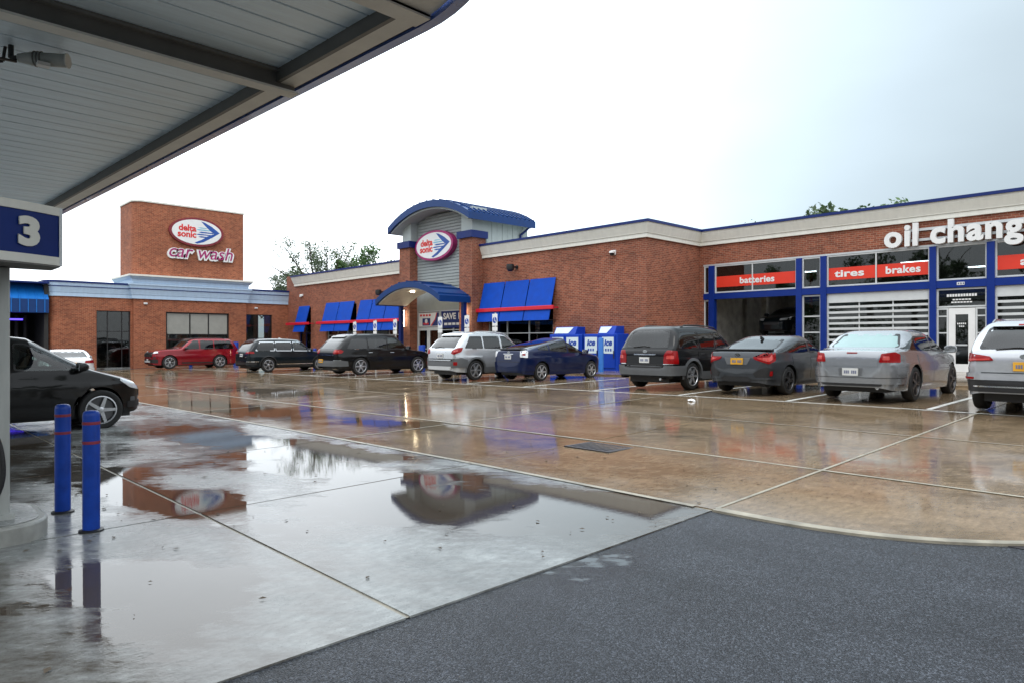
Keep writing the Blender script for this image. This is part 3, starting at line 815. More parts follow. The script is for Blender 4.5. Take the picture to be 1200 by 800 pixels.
# awnings
def awning(label, panels, bar, ztop, zbot, zbar, wall=SY, group='blue fabric awnings on the shop front'):
    x0 = min(p[0] for p in panels)
    t = thing('window_awning', label, 'awning', (x0, wall, zbot), group)
    for (a, b) in panels:
        mb = MB(); y1 = wall - .60
        mb.add([(a, wall - .04, ztop), (b, wall - .04, ztop), (b, y1, zbot), (a, y1, zbot), (a, wall - .04, ztop - .07), (b, wall - .04, ztop - .07), (b, y1 + .04, zbot), (a, y1 + .04, zbot)],
               [(0, 1, 2, 3), (4, 7, 6, 5), (0, 3, 7, 4), (1, 5, 6, 2), (3, 2, 6, 7), (0, 4, 5, 1)])
        po_ = mb.build('fabric_panel', M['royal'], t)
        for xx in (a + .03, b - .03):
            MB().tube((xx, wall - .05, ztop - .11), (xx, y1 + .05, zbot + .02), .02, 6).build('rib', M['black'], po_)
        MB().box(a, b, y1 + .05, wall - .02, zbot + .01, zbot + .03).build('frame_rail', M['black'], po_)
    if bar:
        f = (ztop - zbar) / (ztop - zbot); yb_ = wall - .04 - .56 * f - .06
        MB().box(bar[0], bar[1], yb_ - .05, yb_ + .03, zbar - .10, zbar + .10).build('red_bar', M['red'], t, bevel=.02)
        for xx in (bar[0] + .15, bar[1] - .15):
            MB().box(xx - .03, xx + .03, yb_ + .03, wall, zbar - .03, zbar + .03).build('bracket', M['red'], t)
    return t
awning('blue three panel awning with a red bar, right of the entrance beside the ice boxes', [(-29.35, -27.62), (-27.55, -25.72), (-25.65, -23.82)], (-29.85, -23.55), 4.93, 2.74, 3.38)
awning('blue three panel awning with a red bar, directly left of the entrance tower', [(-42.6, -41.0), (-40.92, -39.2), (-39.12, -37.4)], (-43.2, -36.9), 4.55, 2.40, 3.05)
awning('blue two panel awning with a red bar, second to the left of the entrance', [(-47.5, -45.5), (-45.42, -43.4)], (-48.2, -43.25), 4.55, 2.40, 3.05)
awning('narrow single panel blue awning with red bar near the shop far left end', [(-51.9, -50.1)], (-53.3, -49.4), 4.45, 2.40, 3.05)
# far link wall between the shop and the car wash
box('link_wall', M['brick'], shop, -62, -54.25, 27.4, 27.7, -1.5, 4.9)
awning('small blue awning panel in the gap beside the car wash corner', [(-57.0, -53.9)], None, 4.55, 3.4, 3.0, 27.4)

# lamps and cameras on the walls
def sconce(x, label):
    t = thing('wall_lamp', label, 'lamp', (x, TY, 2.6), 'lit tube lamps on the entrance pillars')
    MB().box(x - .09, x + .09, TY - .06, TY, 2.55, 3.65).build('backplate', M['alu'], t)
    MB().lathe([(.04, 0), (.10, .03), (.10, .97), (.04, 1.0)], 14, (x, TY - .14, 2.6)).build('lamp_tube', M['warm'], t, smooth=True)
sconce(-36.07, 'lit white tube lamp on the brick pillar left of the entrance')
sconce(-30.1, 'lit white tube lamp on the brick pillar right of the entrance')
def flood(x, z, label, w=SY):
    t = thing('flood_light', label, 'light', (x, w, z), 'black floodlights on the shop wall')
    MB().tube((x, w, z), (x, w - .35, z), .05).build('arm', M['black'], t)
    MB().lathe([(.10, -.22), (.19, -.15), (.22, .0), (.20, .16)], 14, (x - .1, w - .42, z - .02)).build('lamp_head', M['black'], t, smooth=True)
    MB().box(x - .08, x + .08, w - .03, w, z - .1, z + .1).build('wall_plate', M['black'], t)
flood(-26.7, 5.66, 'black floodlight on the brick above the right awning')
flood(-39.6, 4.98, 'black floodlight on the brick just left of the entrance canopy')
t = thing('security_camera', 'small white dome camera on the brick wall near the shop corner', 'camera', (-20.1, SY, 5.8))
MB().box(-20.2, -20.0, SY - .06, SY, 5.72, 5.95).build('wall_plate', M['white'], t)
MB().lathe([(.04, .1), (.13, .06), (.14, -.02)], 14, (-20.1, SY - .2, 5.82)).build('housing', M['white'], t, smooth=True)
MB().lathe([(.11, .0), (.09, -.08), (.03, -.12)], 14, (-20.1, SY - .2, 5.79)).build('dome', M['black'], t, smooth=True)
MB().tube((-20.1, SY, 5.88), (-20.1, SY - .2, 5.9), .03).build('arm', M['white'], t)
t = thing('wall_lamp', 'small white lamp high on the far left brick end of the shop', 'lamp', (-51.5, SY, 5.3))
MB().box(-51.75, -51.25, SY - .1, SY, 5.26, 5.42).build('housing', M['white'], t, bevel=.03)
MB().box(-51.65, -51.35, SY - .16, SY - .1, 5.2, 5.3).build('lens', M['offwhite'], t)

# ------------------------------------------------------------------ the oil change garage
GYW = 30.4
gz = g(-8, GYW) + .075
gar = thing('garage_building', 'brick oil change garage with blue framed glass bays and white slatted doors', 'building', (-8, GYW, gz))
box('wall', M['brick'], gar, -18.05, 9, GYW, GYW + .3, 5.42, 7.0)
box('wall', M['brick'], gar, -1.7, 9, GYW, GYW + .3, -.5, 5.42)
box('brick_jamb', M['brick'], gar, -18.3, -18.03, GYW + .004, GYW + .3, -.5, 7.0)
box('header', M['alu'], gar, -18.05, -1.7, GYW - .04, GYW + .2, 5.345, 5.42)
box('roof', M['siding'], gar, -18.0, 9, GYW + .3, 46, 6.6, 6.7)
box('shop_floor', M['conc_grey'], gar, -18.0, 9, GYW + .02, 40, 0, gz)
box('back_wall', M['room'], gar, -18.0, 9, 39.5, 39.7, 0, 6.6)
box('side_wall', M['room'], gar, -18.04, -17.9, GYW + .3, 39.5, 0, 6.6)
box('partition', M['room'], gar, -12.6, -12.45, GYW + .6, 39.5, 0, 6.6)
COLS = [(-17.72, -17.43), (-13.39, -13.14), (-12.32, -12.07), (-8.13, -7.90), (-6.25, -6.0), (-2.0, -1.72)]
for (a, b) in COLS: box('blue_column', M['trim_blue'], gar, a, b, GYW - .12, GYW + .15, gz - .3, 5.34)
spans = [(-18.02, -17.72)] + [(p[1], q[0]) for p, q in zip(COLS, COLS[1:])]
for (a, b) in spans: box('blue_beam', M['trim_blue'], gar, a, b, GYW - .10, GYW + .15, 3.70, 3.98)
window(gar, 'y', -18.02, -17.72, 4.0, 5.34, GYW, None, M['glassdark'], M['offwhite'])
window(gar, 'y', -18.02, -17.72, gz + .2, 3.68, GYW, None, M['glassdark'], M['offwhite'], (), (1.2, 2.35))
def transom(a, b, cols): return window(gar, 'y', a, b, 4.0, 5.34, GYW, None, M['glassdark'], M['offwhite'], cols)
transom(-17.43, -13.39, (-15.5,)); transom(-13.14, -12.32, ()); transom(-12.07, -8.13, (-10.1,)); transom(-7.9, -6.25, ()); transom(-6.0, -2.0, (-4.0,))
window(gar, 'y', -13.14, -12.32, gz + .1, 3.68, GYW, None, M['glassdark'], M['offwhite'], (), (1.25, 2.05, 2.75))
# banners in the transoms
def banner(a, b, word, x0, x1, label, gap=None):
    t = thing('window_banner', label, 'banner', (a, GYW, 4.3), 'red service banners in the garage windows')
    parts = [(a + .065, b - .065)] if gap is None else [(a + .065, gap - .03), (gap + .03, b - .065)]
    for (p, q) in parts: MB().box(p, q, GYW + .012, GYW + .024, 4.28, 4.80).build('red_strip', M['redband'], t)
    if isinstance(word, str): word = [(word, x0, x1)]
    for (s_, p, q) in word: letters(s_, t, M['white'], (p, GYW + .010, 4.41), (1, 0, 0), (0, 0, 1), q - p, .29, .008, .03, track=1.05)
banner(-17.43, -13.39, 'batteries', -16.15, -14.42, 'red batteries banner across the window above the open garage bay', -15.5)
banner(-12.07, -8.13, [('tires', -11.75, -10.55), ('brakes', -9.75, -8.45)], 0, 0, 'red tires and brakes banner above the middle slatted door', -10.1)
banner(-6.0, -2.0, 'a', -5.25, -4.98, 'red banner above the slatted door at the right edge', -4.0)
# sectional doors of white slats and glass
def slat_door(a, b, label=None):
    d = MB().box(a, a + .06, GYW - .01, GYW + .08, gz, 3.70).box(b - .06, b, GYW - .01, GYW + .08, gz, 3.70).build('sectional_door', M['offwhite'], gar)
    MB().box(a + .06, b - .06, GYW - .015, GYW + .08, 3.36, 3.695).build('top_panel', M['offwhite'], d)
    z = gz; 
    while z < 3.3:
        MB().box(a + .06, b - .06, GYW - .02, GYW + .045, z, z + .095).build('slat', M['offwhite'], d); z += .232
    for x in (a + (b - a) * .33, a + (b - a) * .66):
        MB().box(x - .02, x + .02, GYW + .02, GYW + .06, gz, 3.36).build('stile', M['offwhite'], d)
    MB().box(a + .06, b - .06, GYW + .062, GYW + .075, gz, 3.36).build('pane', M['glassdark'], d)
slat_door(-12.07, -8.13); slat_door(-6.0, -2.0)
# customer door
window(gar, 'y', -7.9, -6.25, 2.95, 3.68, GYW, None, M['glassdark'], M['offwhite'])
window(gar, 'y', -7.9, -7.50, gz, 2.93, GYW, None, M['glassdark'], M['offwhite'], (), (1.30, 1.98, 2.62))
window(gar, 'y', -6.62, -6.25, gz, 2.93, GYW, None, M['glassdark'], M['offwhite'], (), (1.30, 1.98, 2.62))
d = MB(); d.box(-7.49, -7.27, GYW - .02, GYW + .06, gz, 2.92).box(-6.85, -6.63, GYW - .02, GYW + .06, gz, 2.92)
d.box(-7.27, -6.85, GYW - .018, GYW + .06, 2.68, 2.92).box(-7.27, -6.85, GYW - .018, GYW + .06, gz, gz + .3)
d = d.build('door', M['white'], gar)
MB().box(-7.27, -6.85, GYW + .01, GYW + .025, gz + .3, 2.68).build('pane', M['glassdark'], d)
MB().box(-7.25, -6.87, GYW - .06, GYW - .03, 1.5, 1.56).build('handle', M['alu'], d)
nt_ = thing('door_notice', 'white printed notice in the glass above and on the garage customer door', 'notice', (-7.0, GYW, 3.2))
for (w_, z_, h_) in ((1.0, 3.36, .10), (.62, 3.22, .05), (.7, 3.12, .05), (.5, 2.30, .06), (.3, 2.2, .05)):
    n_ = max(3, int(w_ / .09)); x = -7.07 - w_ / 2 * (1 if z_ > 3 else .62)
    for i in range(n_):
        ww = w_ / n_ * (1 if z_ > 3 else .62)
        MB().box(x + i * ww + .01, x + (i + 1) * ww - .012, GYW - .004 if z_ > 3 else GYW - .005, GYW + .012, z_, z_ + h_).build('print_mark', M['white'], nt_)
t = thing('door_number_plate', 'small white plate on the blue beam above the garage customer door', 'plate', (-7.07, GYW - .1, 3.8))
MB().box(-7.2, -6.95, GYW - .115, GYW - .10, 3.79, 3.90).build('panel', M['white'], t)
for i in range(3): MB().box(-7.17 + i * .08, -7.12 + i * .08, GYW - .118, GYW - .115, 3.81, 3.88).build('print_mark', M['platedk'], t)
# lit sign letters on two rails
sg = thing('letter_sign', 'large white solid letters spelling oil change on grey rails on the brick garage front', 'sign', (-9.7, GYW, 5.45))
for z_ in (5.60, 6.0): MB().box(-9.0, -3.0, GYW - .09, GYW - .001, z_, z_ + .10).build('rail', M['alu'], sg)
letters('oil change', sg, M['white'], (-9.72, GYW - .10, 5.455), (1, 0, 0), (0, 0, 1), 5.25, .86, .16, .034, track=1.10)
# workshop interior
for (lx, ly, lz) in ((-7.0, 33.5, 4.75), (-15.0, 35, 5.2), (-10.0, 35, 5.3), (-4, 35, 5.2)):
    lt = thing('tube_light', {-7.0: 'lit white tube light behind the glass over the customer door', -15.0: 'tube light hanging in the open garage bay', -10.0: 'tube light inside the middle garage bay', -4: 'tube light inside the right garage bay'}[lx], 'light', (lx, ly, lz))
    MB().box(lx - .6, lx + .6, ly - .08, ly + .08, lz, lz + .06).build('housing', M['offwhite'], lt)
    MB().box(lx - .55, lx + .55, ly - .05, ly + .05, lz - .04, lz - .002).build('tube', M['cool'], lt)
    for dx in (-.5, .5): MB().tube((lx + dx, ly, lz + .05), (lx + dx, ly, 6.6), .012, 6).build('hanger', M['black'], lt)
for i, x in enumerate((-16.9, -14.1)):
    lp = thing('lift_post', ['grey lift post inside the open garage bay, left of the raised car', 'grey lift post inside the open garage bay, right of the raised car'][i], 'lift', (x, 34.5, gz), 'posts of the car lift')
    MB().box(x - .14, x + .14, 34.4, 34.65, gz, 4.3).build('post', M['room'], lp)
    MB().box(x - .25, x + .25, 34.2, 34.8, gz, gz + .06).build('base', M['black'], lp)
    MB().box(min(x, -15.5) , max(x, -15.5), 34.45, 34.6, gz + 1.45, gz + 1.55).build('arm', M['black'], lp)
t = thing('storage_rack', 'steel rack stacked with white boxes inside the open garage bay', 'rack', (-16.9, 36.5, gz))
for z_ in (.4, 1.0, 1.6): MB().box(-17.5, -16.2, 36.2, 36.9, gz + z_, gz + z_ + .04).build('shelf', M['alu'], t)
for x in (-17.5, -16.2):
    for y in (36.2, 36.9): MB().box(x - .02, x + .02, y - .02, y + .02, gz, gz + 2.0).build('upright', M['alu'], t)
for i in range(6):
    x = -17.35 + (i % 3) * .36; z_ = gz + .441 + .6 * (i // 3)
    tag(MB().box(x, x + .28, 36.3, 36.6, z_, z_ + .3).build('parts_box', M['white'] if i % 2 else M['blind'], None), ['grey', 'white'][i % 2] + ' parts box on the ' + ('lower' if i < 3 else 'middle') + ' rack shelf, ' + ['left', 'centre', 'right'][i % 3] + ' one', 'box', 'boxes on the workshop rack')
t = thing('tool_chest', 'red rolling tool chest against the workshop wall in the open garage bay', 'tool chest', (-14.9, 38.6, gz))
MB().box(-15.6, -14.2, 38.3, 38.9, gz + .12, gz + 1.25).build('cabinet', M['red'], t)
for i in range(5): MB().box(-15.55, -14.25, 38.27, 38.3, gz + .18 + i * .21, gz + .36 + i * .21).build('drawer', M['red'], t)
for i in range(5): MB().box(-15.3, -14.5, 38.25, 38.27, gz + .31 + i * .21, gz + .33 + i * .21).build('handle', M['alu'], t)
for i, (x, mt_, lab) in enumerate(((-17.0, 'alu', 'grey pipe running up the workshop wall at the left of the bay'), (-16.5, 'red', 'red pipe running up the workshop wall behind the lift'), (-13.2, 'alu', 'grey pipe running up the workshop wall at the right of the bay'))):
    t = thing('wall_pipe', lab, 'pipe', (x, 39.3, gz))
    MB().tube((x, 39.3, gz), (x, 39.3, 5.6), .09, 10).build('pipe', M[mt_], t, smooth=True)
    for z_ in (1.5, 3.2, 4.8): MB().box(x - .13, x + .13, 39.2, 39.5, z_, z_ + .06).build('clamp', M['black'], t)
t = thing('plastic_drum', 'blue plastic drum standing in the mouth of the open garage bay', 'drum', (-16.6, 31.6, gz))
MB().lathe([(.26, 0), (.3, .04), (.3, .3), (.32, .33), (.3, .36), (.3, .62), (.32, .65), (.3, .68), (.3, .9), (.26, .95)], 20, (-16.6, 31.6, gz)).build('body', M['iceblue'], t, smooth=True)
MB().lathe([(.27, .95), (.27, .98), (.2, .985)], 20, (-16.6, 31.6, gz)).build('lid', M['black'], t, smooth=True)
MB().lathe([(.05, .985), (.05, 1.03)], 10, (-16.5, 31.6, gz)).build('cap', M['black'], t)

# ------------------------------------------------------------------ the car wash building
WX = -54.0
cw = thing('car_wash_building', 'brick car wash hall with pale blue cornice and a tall brick sign tower', 'building', (WX, 18, g(-54, 18)))
D1 = (12.0, 14.12, -.45, 3.78); D2 = (16.38, 20.97, .1, 3.8); D3 = (22.42, 24.56, -.45, 3.8)
wall_with_holes('wall', M['brick_orange'], cw, 'x', WX, 9.9, 14.24, -2, 5.6, [D1])
wall_with_holes('wall', M['brick_orange'], cw, 'x', WX, 22.3, 26.0, -2, 5.6, [D3])
wall_with_holes('wall', M['brick_orange'], cw, 'x', WX + .3, 14.24, 22.3, -2, 6.2, [D2], .6)
n = 8; pl_ = [(WX - .3, 9.9)]
crn = [(WX - .65 + .65 * math.sin(R(90 * i / n)), 9.9 + .65 - .65 * math.cos(R(90 * i / n)) - .65) for i in range(n + 1)]
poly = [(-60, 9.24), (-60, 9.9), (WX - .3, 9.9), (WX, 9.9)] + [(WX - .65 + .65 * math.cos(R(90 * i / n)), 9.9 - .65 * math.sin(R(90 * i / n))) for i in range(1, n + 1)]
MB().prism(poly, 'z', -2, 5.55).build('rounded_corner', M['brick_orange'], cw, smooth=30)
pth = [(-60, 9.25)] + [(WX - .65 + .65 * math.sin(R(90 * i / 5)), 9.9 - .65 * math.cos(R(90 * i / 5))) for i in range(0, 6)] + [(WX, 14.2)]
cornice(cw, pth, 4.68, 5.72, M['cornice_blue'], M['navy'], .24, line=(.70, .22))
cornice(cw, [(WX, 22.34), (WX, 26.05), (-58, 26.05)], 4.68, 5.80, M['cornice_blue'], M['navy'], .24, line=(.70, .22))
cornice(cw, [(-58, 14.2), (WX + .32, 14.2), (WX + .32, 22.32), (-58, 22.32)], 4.68, 5.76, M['cornice_blue'], M['cornice_blue'], .26, line=(.70, .24))
cornice(cw, [(-58, 14.22), (WX + .42, 14.22), (WX + .42, 22.3), (-58, 22.3)], 5.78, 6.38, M['cornice_blue'], M['cornice'], .34, steps=((0, .08), (.5, .10), (.7, .2), (1, .28)))
# sign tower with rounded left corner
rr = .7; tx = WX + .28; y0, y1 = 14.24, 22.1
tp = [(tx - 3.4, y1), (tx - .06, y1), (tx, y1 - .06)] + [(tx - rr + rr * math.cos(R(90 * i / 10)), y0 + rr - rr * math.sin(R(90 * i / 10))) for i in range(0, 11)] + [(tx - 3.4, y0)]
MB().prism(tp, 'z', 6.2, 11.62).build('sign_tower', M['brick_orange'], cw, smooth=30)
tp2 = [(tx - 3.45, y1 + .06), (tx + .06, y1 + .06)] + [(tx + .06 - rr + rr * math.cos(R(90 * i / 10)), y0 - .06 + rr - rr * math.sin(R(90 * i / 10))) for i in range(0, 11)] + [(tx - 3.45, y0 - .06)]
MB().prism(tp2, 'z', 11.621, 11.74).build('tower_coping', M['cornice'], cw, smooth=30)
box('roof', M['siding'], cw, -66, WX - .3, 9.3, 26, 5.3, 5.4)
box('back_wall', M['room'], cw, -60.2, -60, 9.9, 26, -2, 5.3)
box('hall_floor', M['conc_grey'], cw, -60, WX - .05, 9.3, 26, -2, g(-54, 18) + .03)
window(cw, 'x', D1[0], D1[1], D1[2], D1[3], WX - .12, None, M['glassdark'], M['black'], (12.7, 13.6), (2.35,), name='glazed_door')
w2 = window(cw, 'x', D2[0], D2[1], D2[2], D2[3], WX + .15, None, M['glass'], M['black'], (18.1, 19.45), (2.15,), fw=.09)
for (a, b) in ((16.5, 18.05), (18.15, 19.4), (19.5, 20.85)):
    MB().box(WX + .118, WX + .142, a, b, 2.2, 3.7).build('spandrel', M['blind'], w2)
for i in range(16):
    MB().box(WX + .02, WX + .03, 16.5 + i * .27, 16.66 + i * .27, .2, 2.1).build('blind_slat', M['blind'], w2)
window(cw, 'x', D3[0], D3[1], D3[2], D3[3], WX - .15, None, M['glassdark'], M['black'], (23.4,), (1.9,), name='glazed_door')
s2 = thing('oval_sign', 'white oval sign with dark red rim high on the brick car wash tower', 'sign', (tx, 18.5, 9.8))
emblem(s2, 'x', tx, 18.5, 9.82, 1.78, .92, .22, M['maroon'], M['white'])
s3 = thing('letter_sign', 'white edged magenta italic letters spelling car wash on the brick tower', 'sign', (tx, 18.8, 8.0))
letters('car wash', s3, M['white'], (tx + .02, 16.42, 7.84), (0, 1, 0), (0, 0, 1), 4.75, .98, .14, .075, .25, name='letter')
letters('car wash', s3, M['magenta'], (tx + .161, 16.44, 7.87), (0, 1, 0), (0, 0, 1), 4.72, .92, .02, .0, .25, name='letter_face')
for i, (y, z_) in enumerate(((15.0, 4.35), (23.2, 4.3))):
    t = thing('wall_lamp', ['small white lamp on the brick above the car wash pier, left of the wide window', 'small white lamp on the brick above the right car wash doorway'][i], 'lamp', (WX, y, z_))
    w_ = WX + (.3 if i == 0 else 0)
    MB().box(w_, w_ + .12, y - .12, y + .12, z_ - .06, z_ + .06).build('housing', M['white'], t, bevel=.02)
    MB().box(w_ + .12, w_ + .16, y - .08, y + .08, z_ - .05, z_ + .02).build('lens', M['offwhite'], t)
# wash tunnel at the left
tun = thing('wash_tunnel', 'dark car wash tunnel mouth under a blue ribbed metal mansard', 'building', (WX, 4, g(-54, 4)))
MB().prism([(WX - .9, 5.45), (WX + .25, 4.42), (WX + .25, 4.40), (WX - .9, 4.40)], 'y', -6, 9.2).build('mansard', M['mansard'], tun)
MB().box(WX - .9, WX + .25, -6, 9.2, 3.52, 4.395).build('fascia', M['blue'], tun)
for i in range(34):
    y = -5.9 + i * .45
    MB().prism([(WX - .88, 5.49), (WX + .29, 4.45), (WX + .29, 3.54), (WX + .2, 3.54), (WX + .2, 4.38), (WX - .88, 5.36)], 'y', y, y + .05).build('seam', M['mansard'], tun)
MB().box(WX - .92, WX + .27, -6.05, 9.22, 5.45, 5.55).build('ridge_cap', M['navy'], tun)
box('wall', M['dark'], tun, -66, WX - .1, 9.0, 9.23, -2, 5.4)
box('wall', M['dark'], tun, -66, WX - .1, -6, -5.7, -2, 5.4)
box('back_wall', M['dark'], tun, -66.2, -66, -6, 9.2, -2, 5.4)
box('ceiling', M['dark'], tun, -66, WX - .9, -5.7, 9.0, 5.2, 5.4)
box('pier', M['navy'], tun, WX - .6, WX - .1, 4.3, 4.6, -1.5, 3.52)
for i in range(7):
    MB().tube((WX - 3, 5.4 + i * .5, -.5), (WX - 3, 5.4 + i * .5, 3.4), .12, 10).build('wash_brush', M['dark'], tun)
for (y0, y1, z_) in ((4.9, 6.6, 3.1), (7.2, 8.0, 3.05), (5.2, 6.0, 2.6)):
    MB().box(WX - 1.3, WX - 1.2, y0, y1, z_, z_ + .1).build('tunnel_lamp', M['violet'], tun)
# ------------------------------------------------------------------ ice boxes
def ice_box(x0, x1, tops, labels, label):
    yb0, yb1 = 24.95, 25.82; z0 = .20; z1 = 2.0
    t = thing('ice_box', label, 'ice box', ((x0 + x1) / 2, yb0, z0), 'blue ice boxes against the shop wall')
    MB().box(x0, x1, yb0, yb1, z0, z1).build('cabinet', M['iceblue'], t, bevel=.03)
    for (a, b) in labels:
        MB().box(a - .06, b + .06, yb0 - .035, yb0 - .001, z0 + .25, z1 - .06).build('door', M['iceblue'], t, bevel=.012)
        lab = MB().box(a, b, yb0 - .045, yb0 - .036, 1.12, 1.86).build('door_label', M['icelabel'], t)
        letters('ice', t, M['signblue'], (a + .12, yb0 - .045, 1.48), (1, 0, 0), (0, 0, 1), (b - a) * .66, .29, .006, .045, .2)
        for i in range(3):
            MB().box(a + .18 + i * .14, a + .27 + i * .14, yb0 - .047, yb0 - .044, 1.22, 1.34).build('print_mark', M['signblue'], t)
        MB().box(b + .0, b + .04, yb0 - .08, yb0 - .045, .9, 1.25).build('handle', M['black'], t)
    for (a, b) in tops:
        mb = MB().prism([(yb0 + .02, 2.0), (yb0 + .22, 2.36), (yb1 - .1, 2.36), (yb1 - .1, 2.0)], 'x', a, b); tp = mb.build('top_sign', M['iceblue'], t)
        mb = MB(); n_ = Vector((0, -.36, .2)).normalized() * .012
        q = [Vector((a + .05, yb0 + .04, 2.036)), Vector((b - .45, yb0 + .04, 2.036)), Vector((b - .25, yb0 + .20, 2.324)), Vector((a + .05, yb0 + .20, 2.324))]
        q = [Vector((v.x, v.y, v.z)) + n_ for v in q]; q2 = [v - n_ for v in q]
        mb.add(q + q2, [(0, 1, 2, 3), (0, 4, 5, 1), (1, 5, 6, 2), (2, 6, 7, 3), (3, 7, 4, 0)]).build('label_panel', M['icelabel'], tp)
    MB().box(x0 + .06, x1 - .06, yb0 + .04, yb1 - .04, g(x0, 25) + .05, z0).build('plinth', M['black'], t)
ice_box(-23.4, -21.3, [(-23.15, -21.75)], [(-23.2, -22.45), (-22.25, -21.5)], 'blue ice box half hidden behind the dark blue hatchback')
ice_box(-21.2, -19.2, [(-20.35, -19.4)], [(-21.08, -20.35), (-20.05, -19.38)], 'blue ice box with two white ice labels, beside the black boxy suv')

# ------------------------------------------------------------------ bollards and signs
def bollard(x, y, h, r, bands, label, group, mt=None):
    z0 = g(x, y) + (.075 if y > 22.6 and x > -53 else 0)
    t = thing('bollard', label, 'bollard', (x, y, z0), group)
    prof = [(r, -.05), (r, h - .05), (r * .93, h - .018), (r * .7, h - .004), (r * .3, h)]
    MB().lathe(prof, 28, (x, y, z0)).build('sleeve', mt or M['bollard'], t, smooth=True)
    for b in bands:
        MB().lathe([(r + .0015, b - .013), (r + .0025, b), (r + .0015, b + .013)], 28, (x, y, z0)).build('reflective_band', M['red_tape'], t, smooth=True)
    if bands: MB().lathe([(r + .03, -.02), (r + .03, .012), (r + .004, .02)], 28, (x, y, z0)).build('collar', M['black'], t)
bollard(-7.92, 1.47, 1.06, .068, (.95, .78), 'blue bollard with two maroon bands, the farther of the pair by the pump island', 'bollards by the pump island')
bollard(-6.93, 1.50, 1.06, .068, (.95, .78), 'blue bollard with two maroon bands, the nearer of the pair by the pump island', 'bollards by the pump island')
bollard(-52.0, 20.8, 1.75, .19, (), 'tall blue bollard at the tail of the red suv', 'plain blue bollards along the shops')
bollard(-30.5, 22.35, 1.35, .19, (), 'blue bollard before the entrance, between the black crossover and the silver suv', 'plain blue bollards along the shops')
bollard(-19.3, 23.9, 1.50, .12, (), 'paler blue bollard standing before the ice boxes', 'plain blue bollards along the shops', M['lightblue'])
bollard(-24.4, 22.9, 1.2, .12, (), 'blue bollard hidden between the silver suv and the blue hatchback', 'plain blue bollards along the shops')
bollard(-52.2, 17.6, 1.2, .12, (), 'blue bollard behind the red suv, seen only below its sills', 'plain blue bollards along the shops')
bollard(-42.5, 22.3, 1.2, .12, (), 'blue bollard behind the black crossover', 'plain blue bollards along the shops')

def psign(x, y, label):
    z0 = g(x, y); t = thing('parking_sign', label, 'sign', (x, y, z0), 'reserved parking signs in front of the shop')
    MB().box(x - .03, x + .03, y - .03, y + .03, z0, z0 + 2.85).build('post', M['alu'], t)
    MB().box(x - .18, x + .18, y - .05, y - .031, z0 + 2.22, z0 + 2.80).build('plate', M['white'], t, bevel=.004)
    MB().box(x - .18, x + .18, y - .05, y - .031, z0 + 1.98, z0 + 2.18).build('lower_plate', M['white'], t)
    MB().lathe([(.15, 0), (.15, .004)], 20, (x, y - .0545, z0 + 2.5), 'y').build('blue_disc', M['signblue'], t)
    mb = MB(); yy = y - .058
    mb.lathe([(.03, 0), (.03, .003)], 10, (x - .02, yy, z0 + 2.60), 'y')
    mb.box(x - .035, x - .005, yy, yy + .003, z0 + 2.47, z0 + 2.58).box(x - .005, x + .06, yy, yy + .003, z0 + 2.47, z0 + 2.50).box(x + .04, x + .07, yy, yy + .003, z0 + 2.39, z0 + 2.47)
    mb.build('wheelchair_symbol', M['white'], t)
for i, (x, lab) in enumerate(((-37.5, 'reserved parking sign left of the entrance, farthest of the three over the black crossover'), (-35.2, 'reserved parking sign left of the entrance, middle of the three over the black crossover'),
        (-33.1, 'reserved parking sign over the bonnet of the black crossover'), (-28.9, 'reserved parking sign before the glass entrance window'),
        (-26.7, 'reserved parking sign in front of the right brick entrance pillar'), (-24.6, 'reserved parking sign under the red bar of the right awning'))):
    psign(x, 22.4, lab)

# ------------------------------------------------------------------ fuel canopy
ZC = 4.86
can = bpy.data.objects.new('fuel_canopy', None); COL.objects.link(can)
can.location = (-5.74, 4.27, 0); can.rotation_euler = (0, 0, math.pi + R(1.9))
tag(can, 'grey ribbed fuel canopy with dark blue rounded fascia over the pumps', 'canopy')
WC = 8.6; XE = 21.0
n = 16; rr = 2.6
edge = [(XE, 0), (0, 0)] + [(-rr * math.sin(R(90 * i / n)), rr - rr * math.cos(R(90 * i / n))) for i in range(1, n + 1)]
edge += [(-rr * math.cos(R(90 * i / n)), WC - rr + rr * math.sin(R(90 * i / n))) for i in range(0, n + 1)] + [(XE, WC)]
def ribbon(path, prof, name, mt, parent):
    pts = [Vector(p) for p in path]; k = len(prof); vs = []
    for i, p in enumerate(pts):
        d = (pts[min(i + 1, len(pts) - 1)] - pts[max(i - 1, 0)]).normalized(); nn = Vector((-d.y, d.x))   # inward (left of travel? fixed below)
        c_ = Vector((6, WC / 2)) - p
        if nn.dot(c_) < 0: nn = -nn
        for (o, z_) in prof: q = p + nn * o; vs.append((q.x, q.y, z_))
    fs = [(i * k + j, i * k + (j + 1) % k, (i + 1) * k + (j + 1) % k, (i + 1) * k + j) for i in range(len(pts) - 1) for j in range(k)]
    fs += [tuple(range(k)), tuple(range((len(pts) - 1) * k, len(pts) * k))]
    return MB().add(vs, fs).build(name, mt, parent, smooth=30)
ribbon(edge, [(0, ZC), (.115, ZC), (.115, ZC + .12), (.06, ZC + .12), (.06, ZC + .95), (0, ZC + .95)], 'fascia', M['fascia'], can)
ribbon(edge, [(.002, ZC + .10), (-.006, ZC + .10), (-.006, ZC + .16), (.002, ZC + .16)], 'fascia_stripe', M['offwhite'], can)
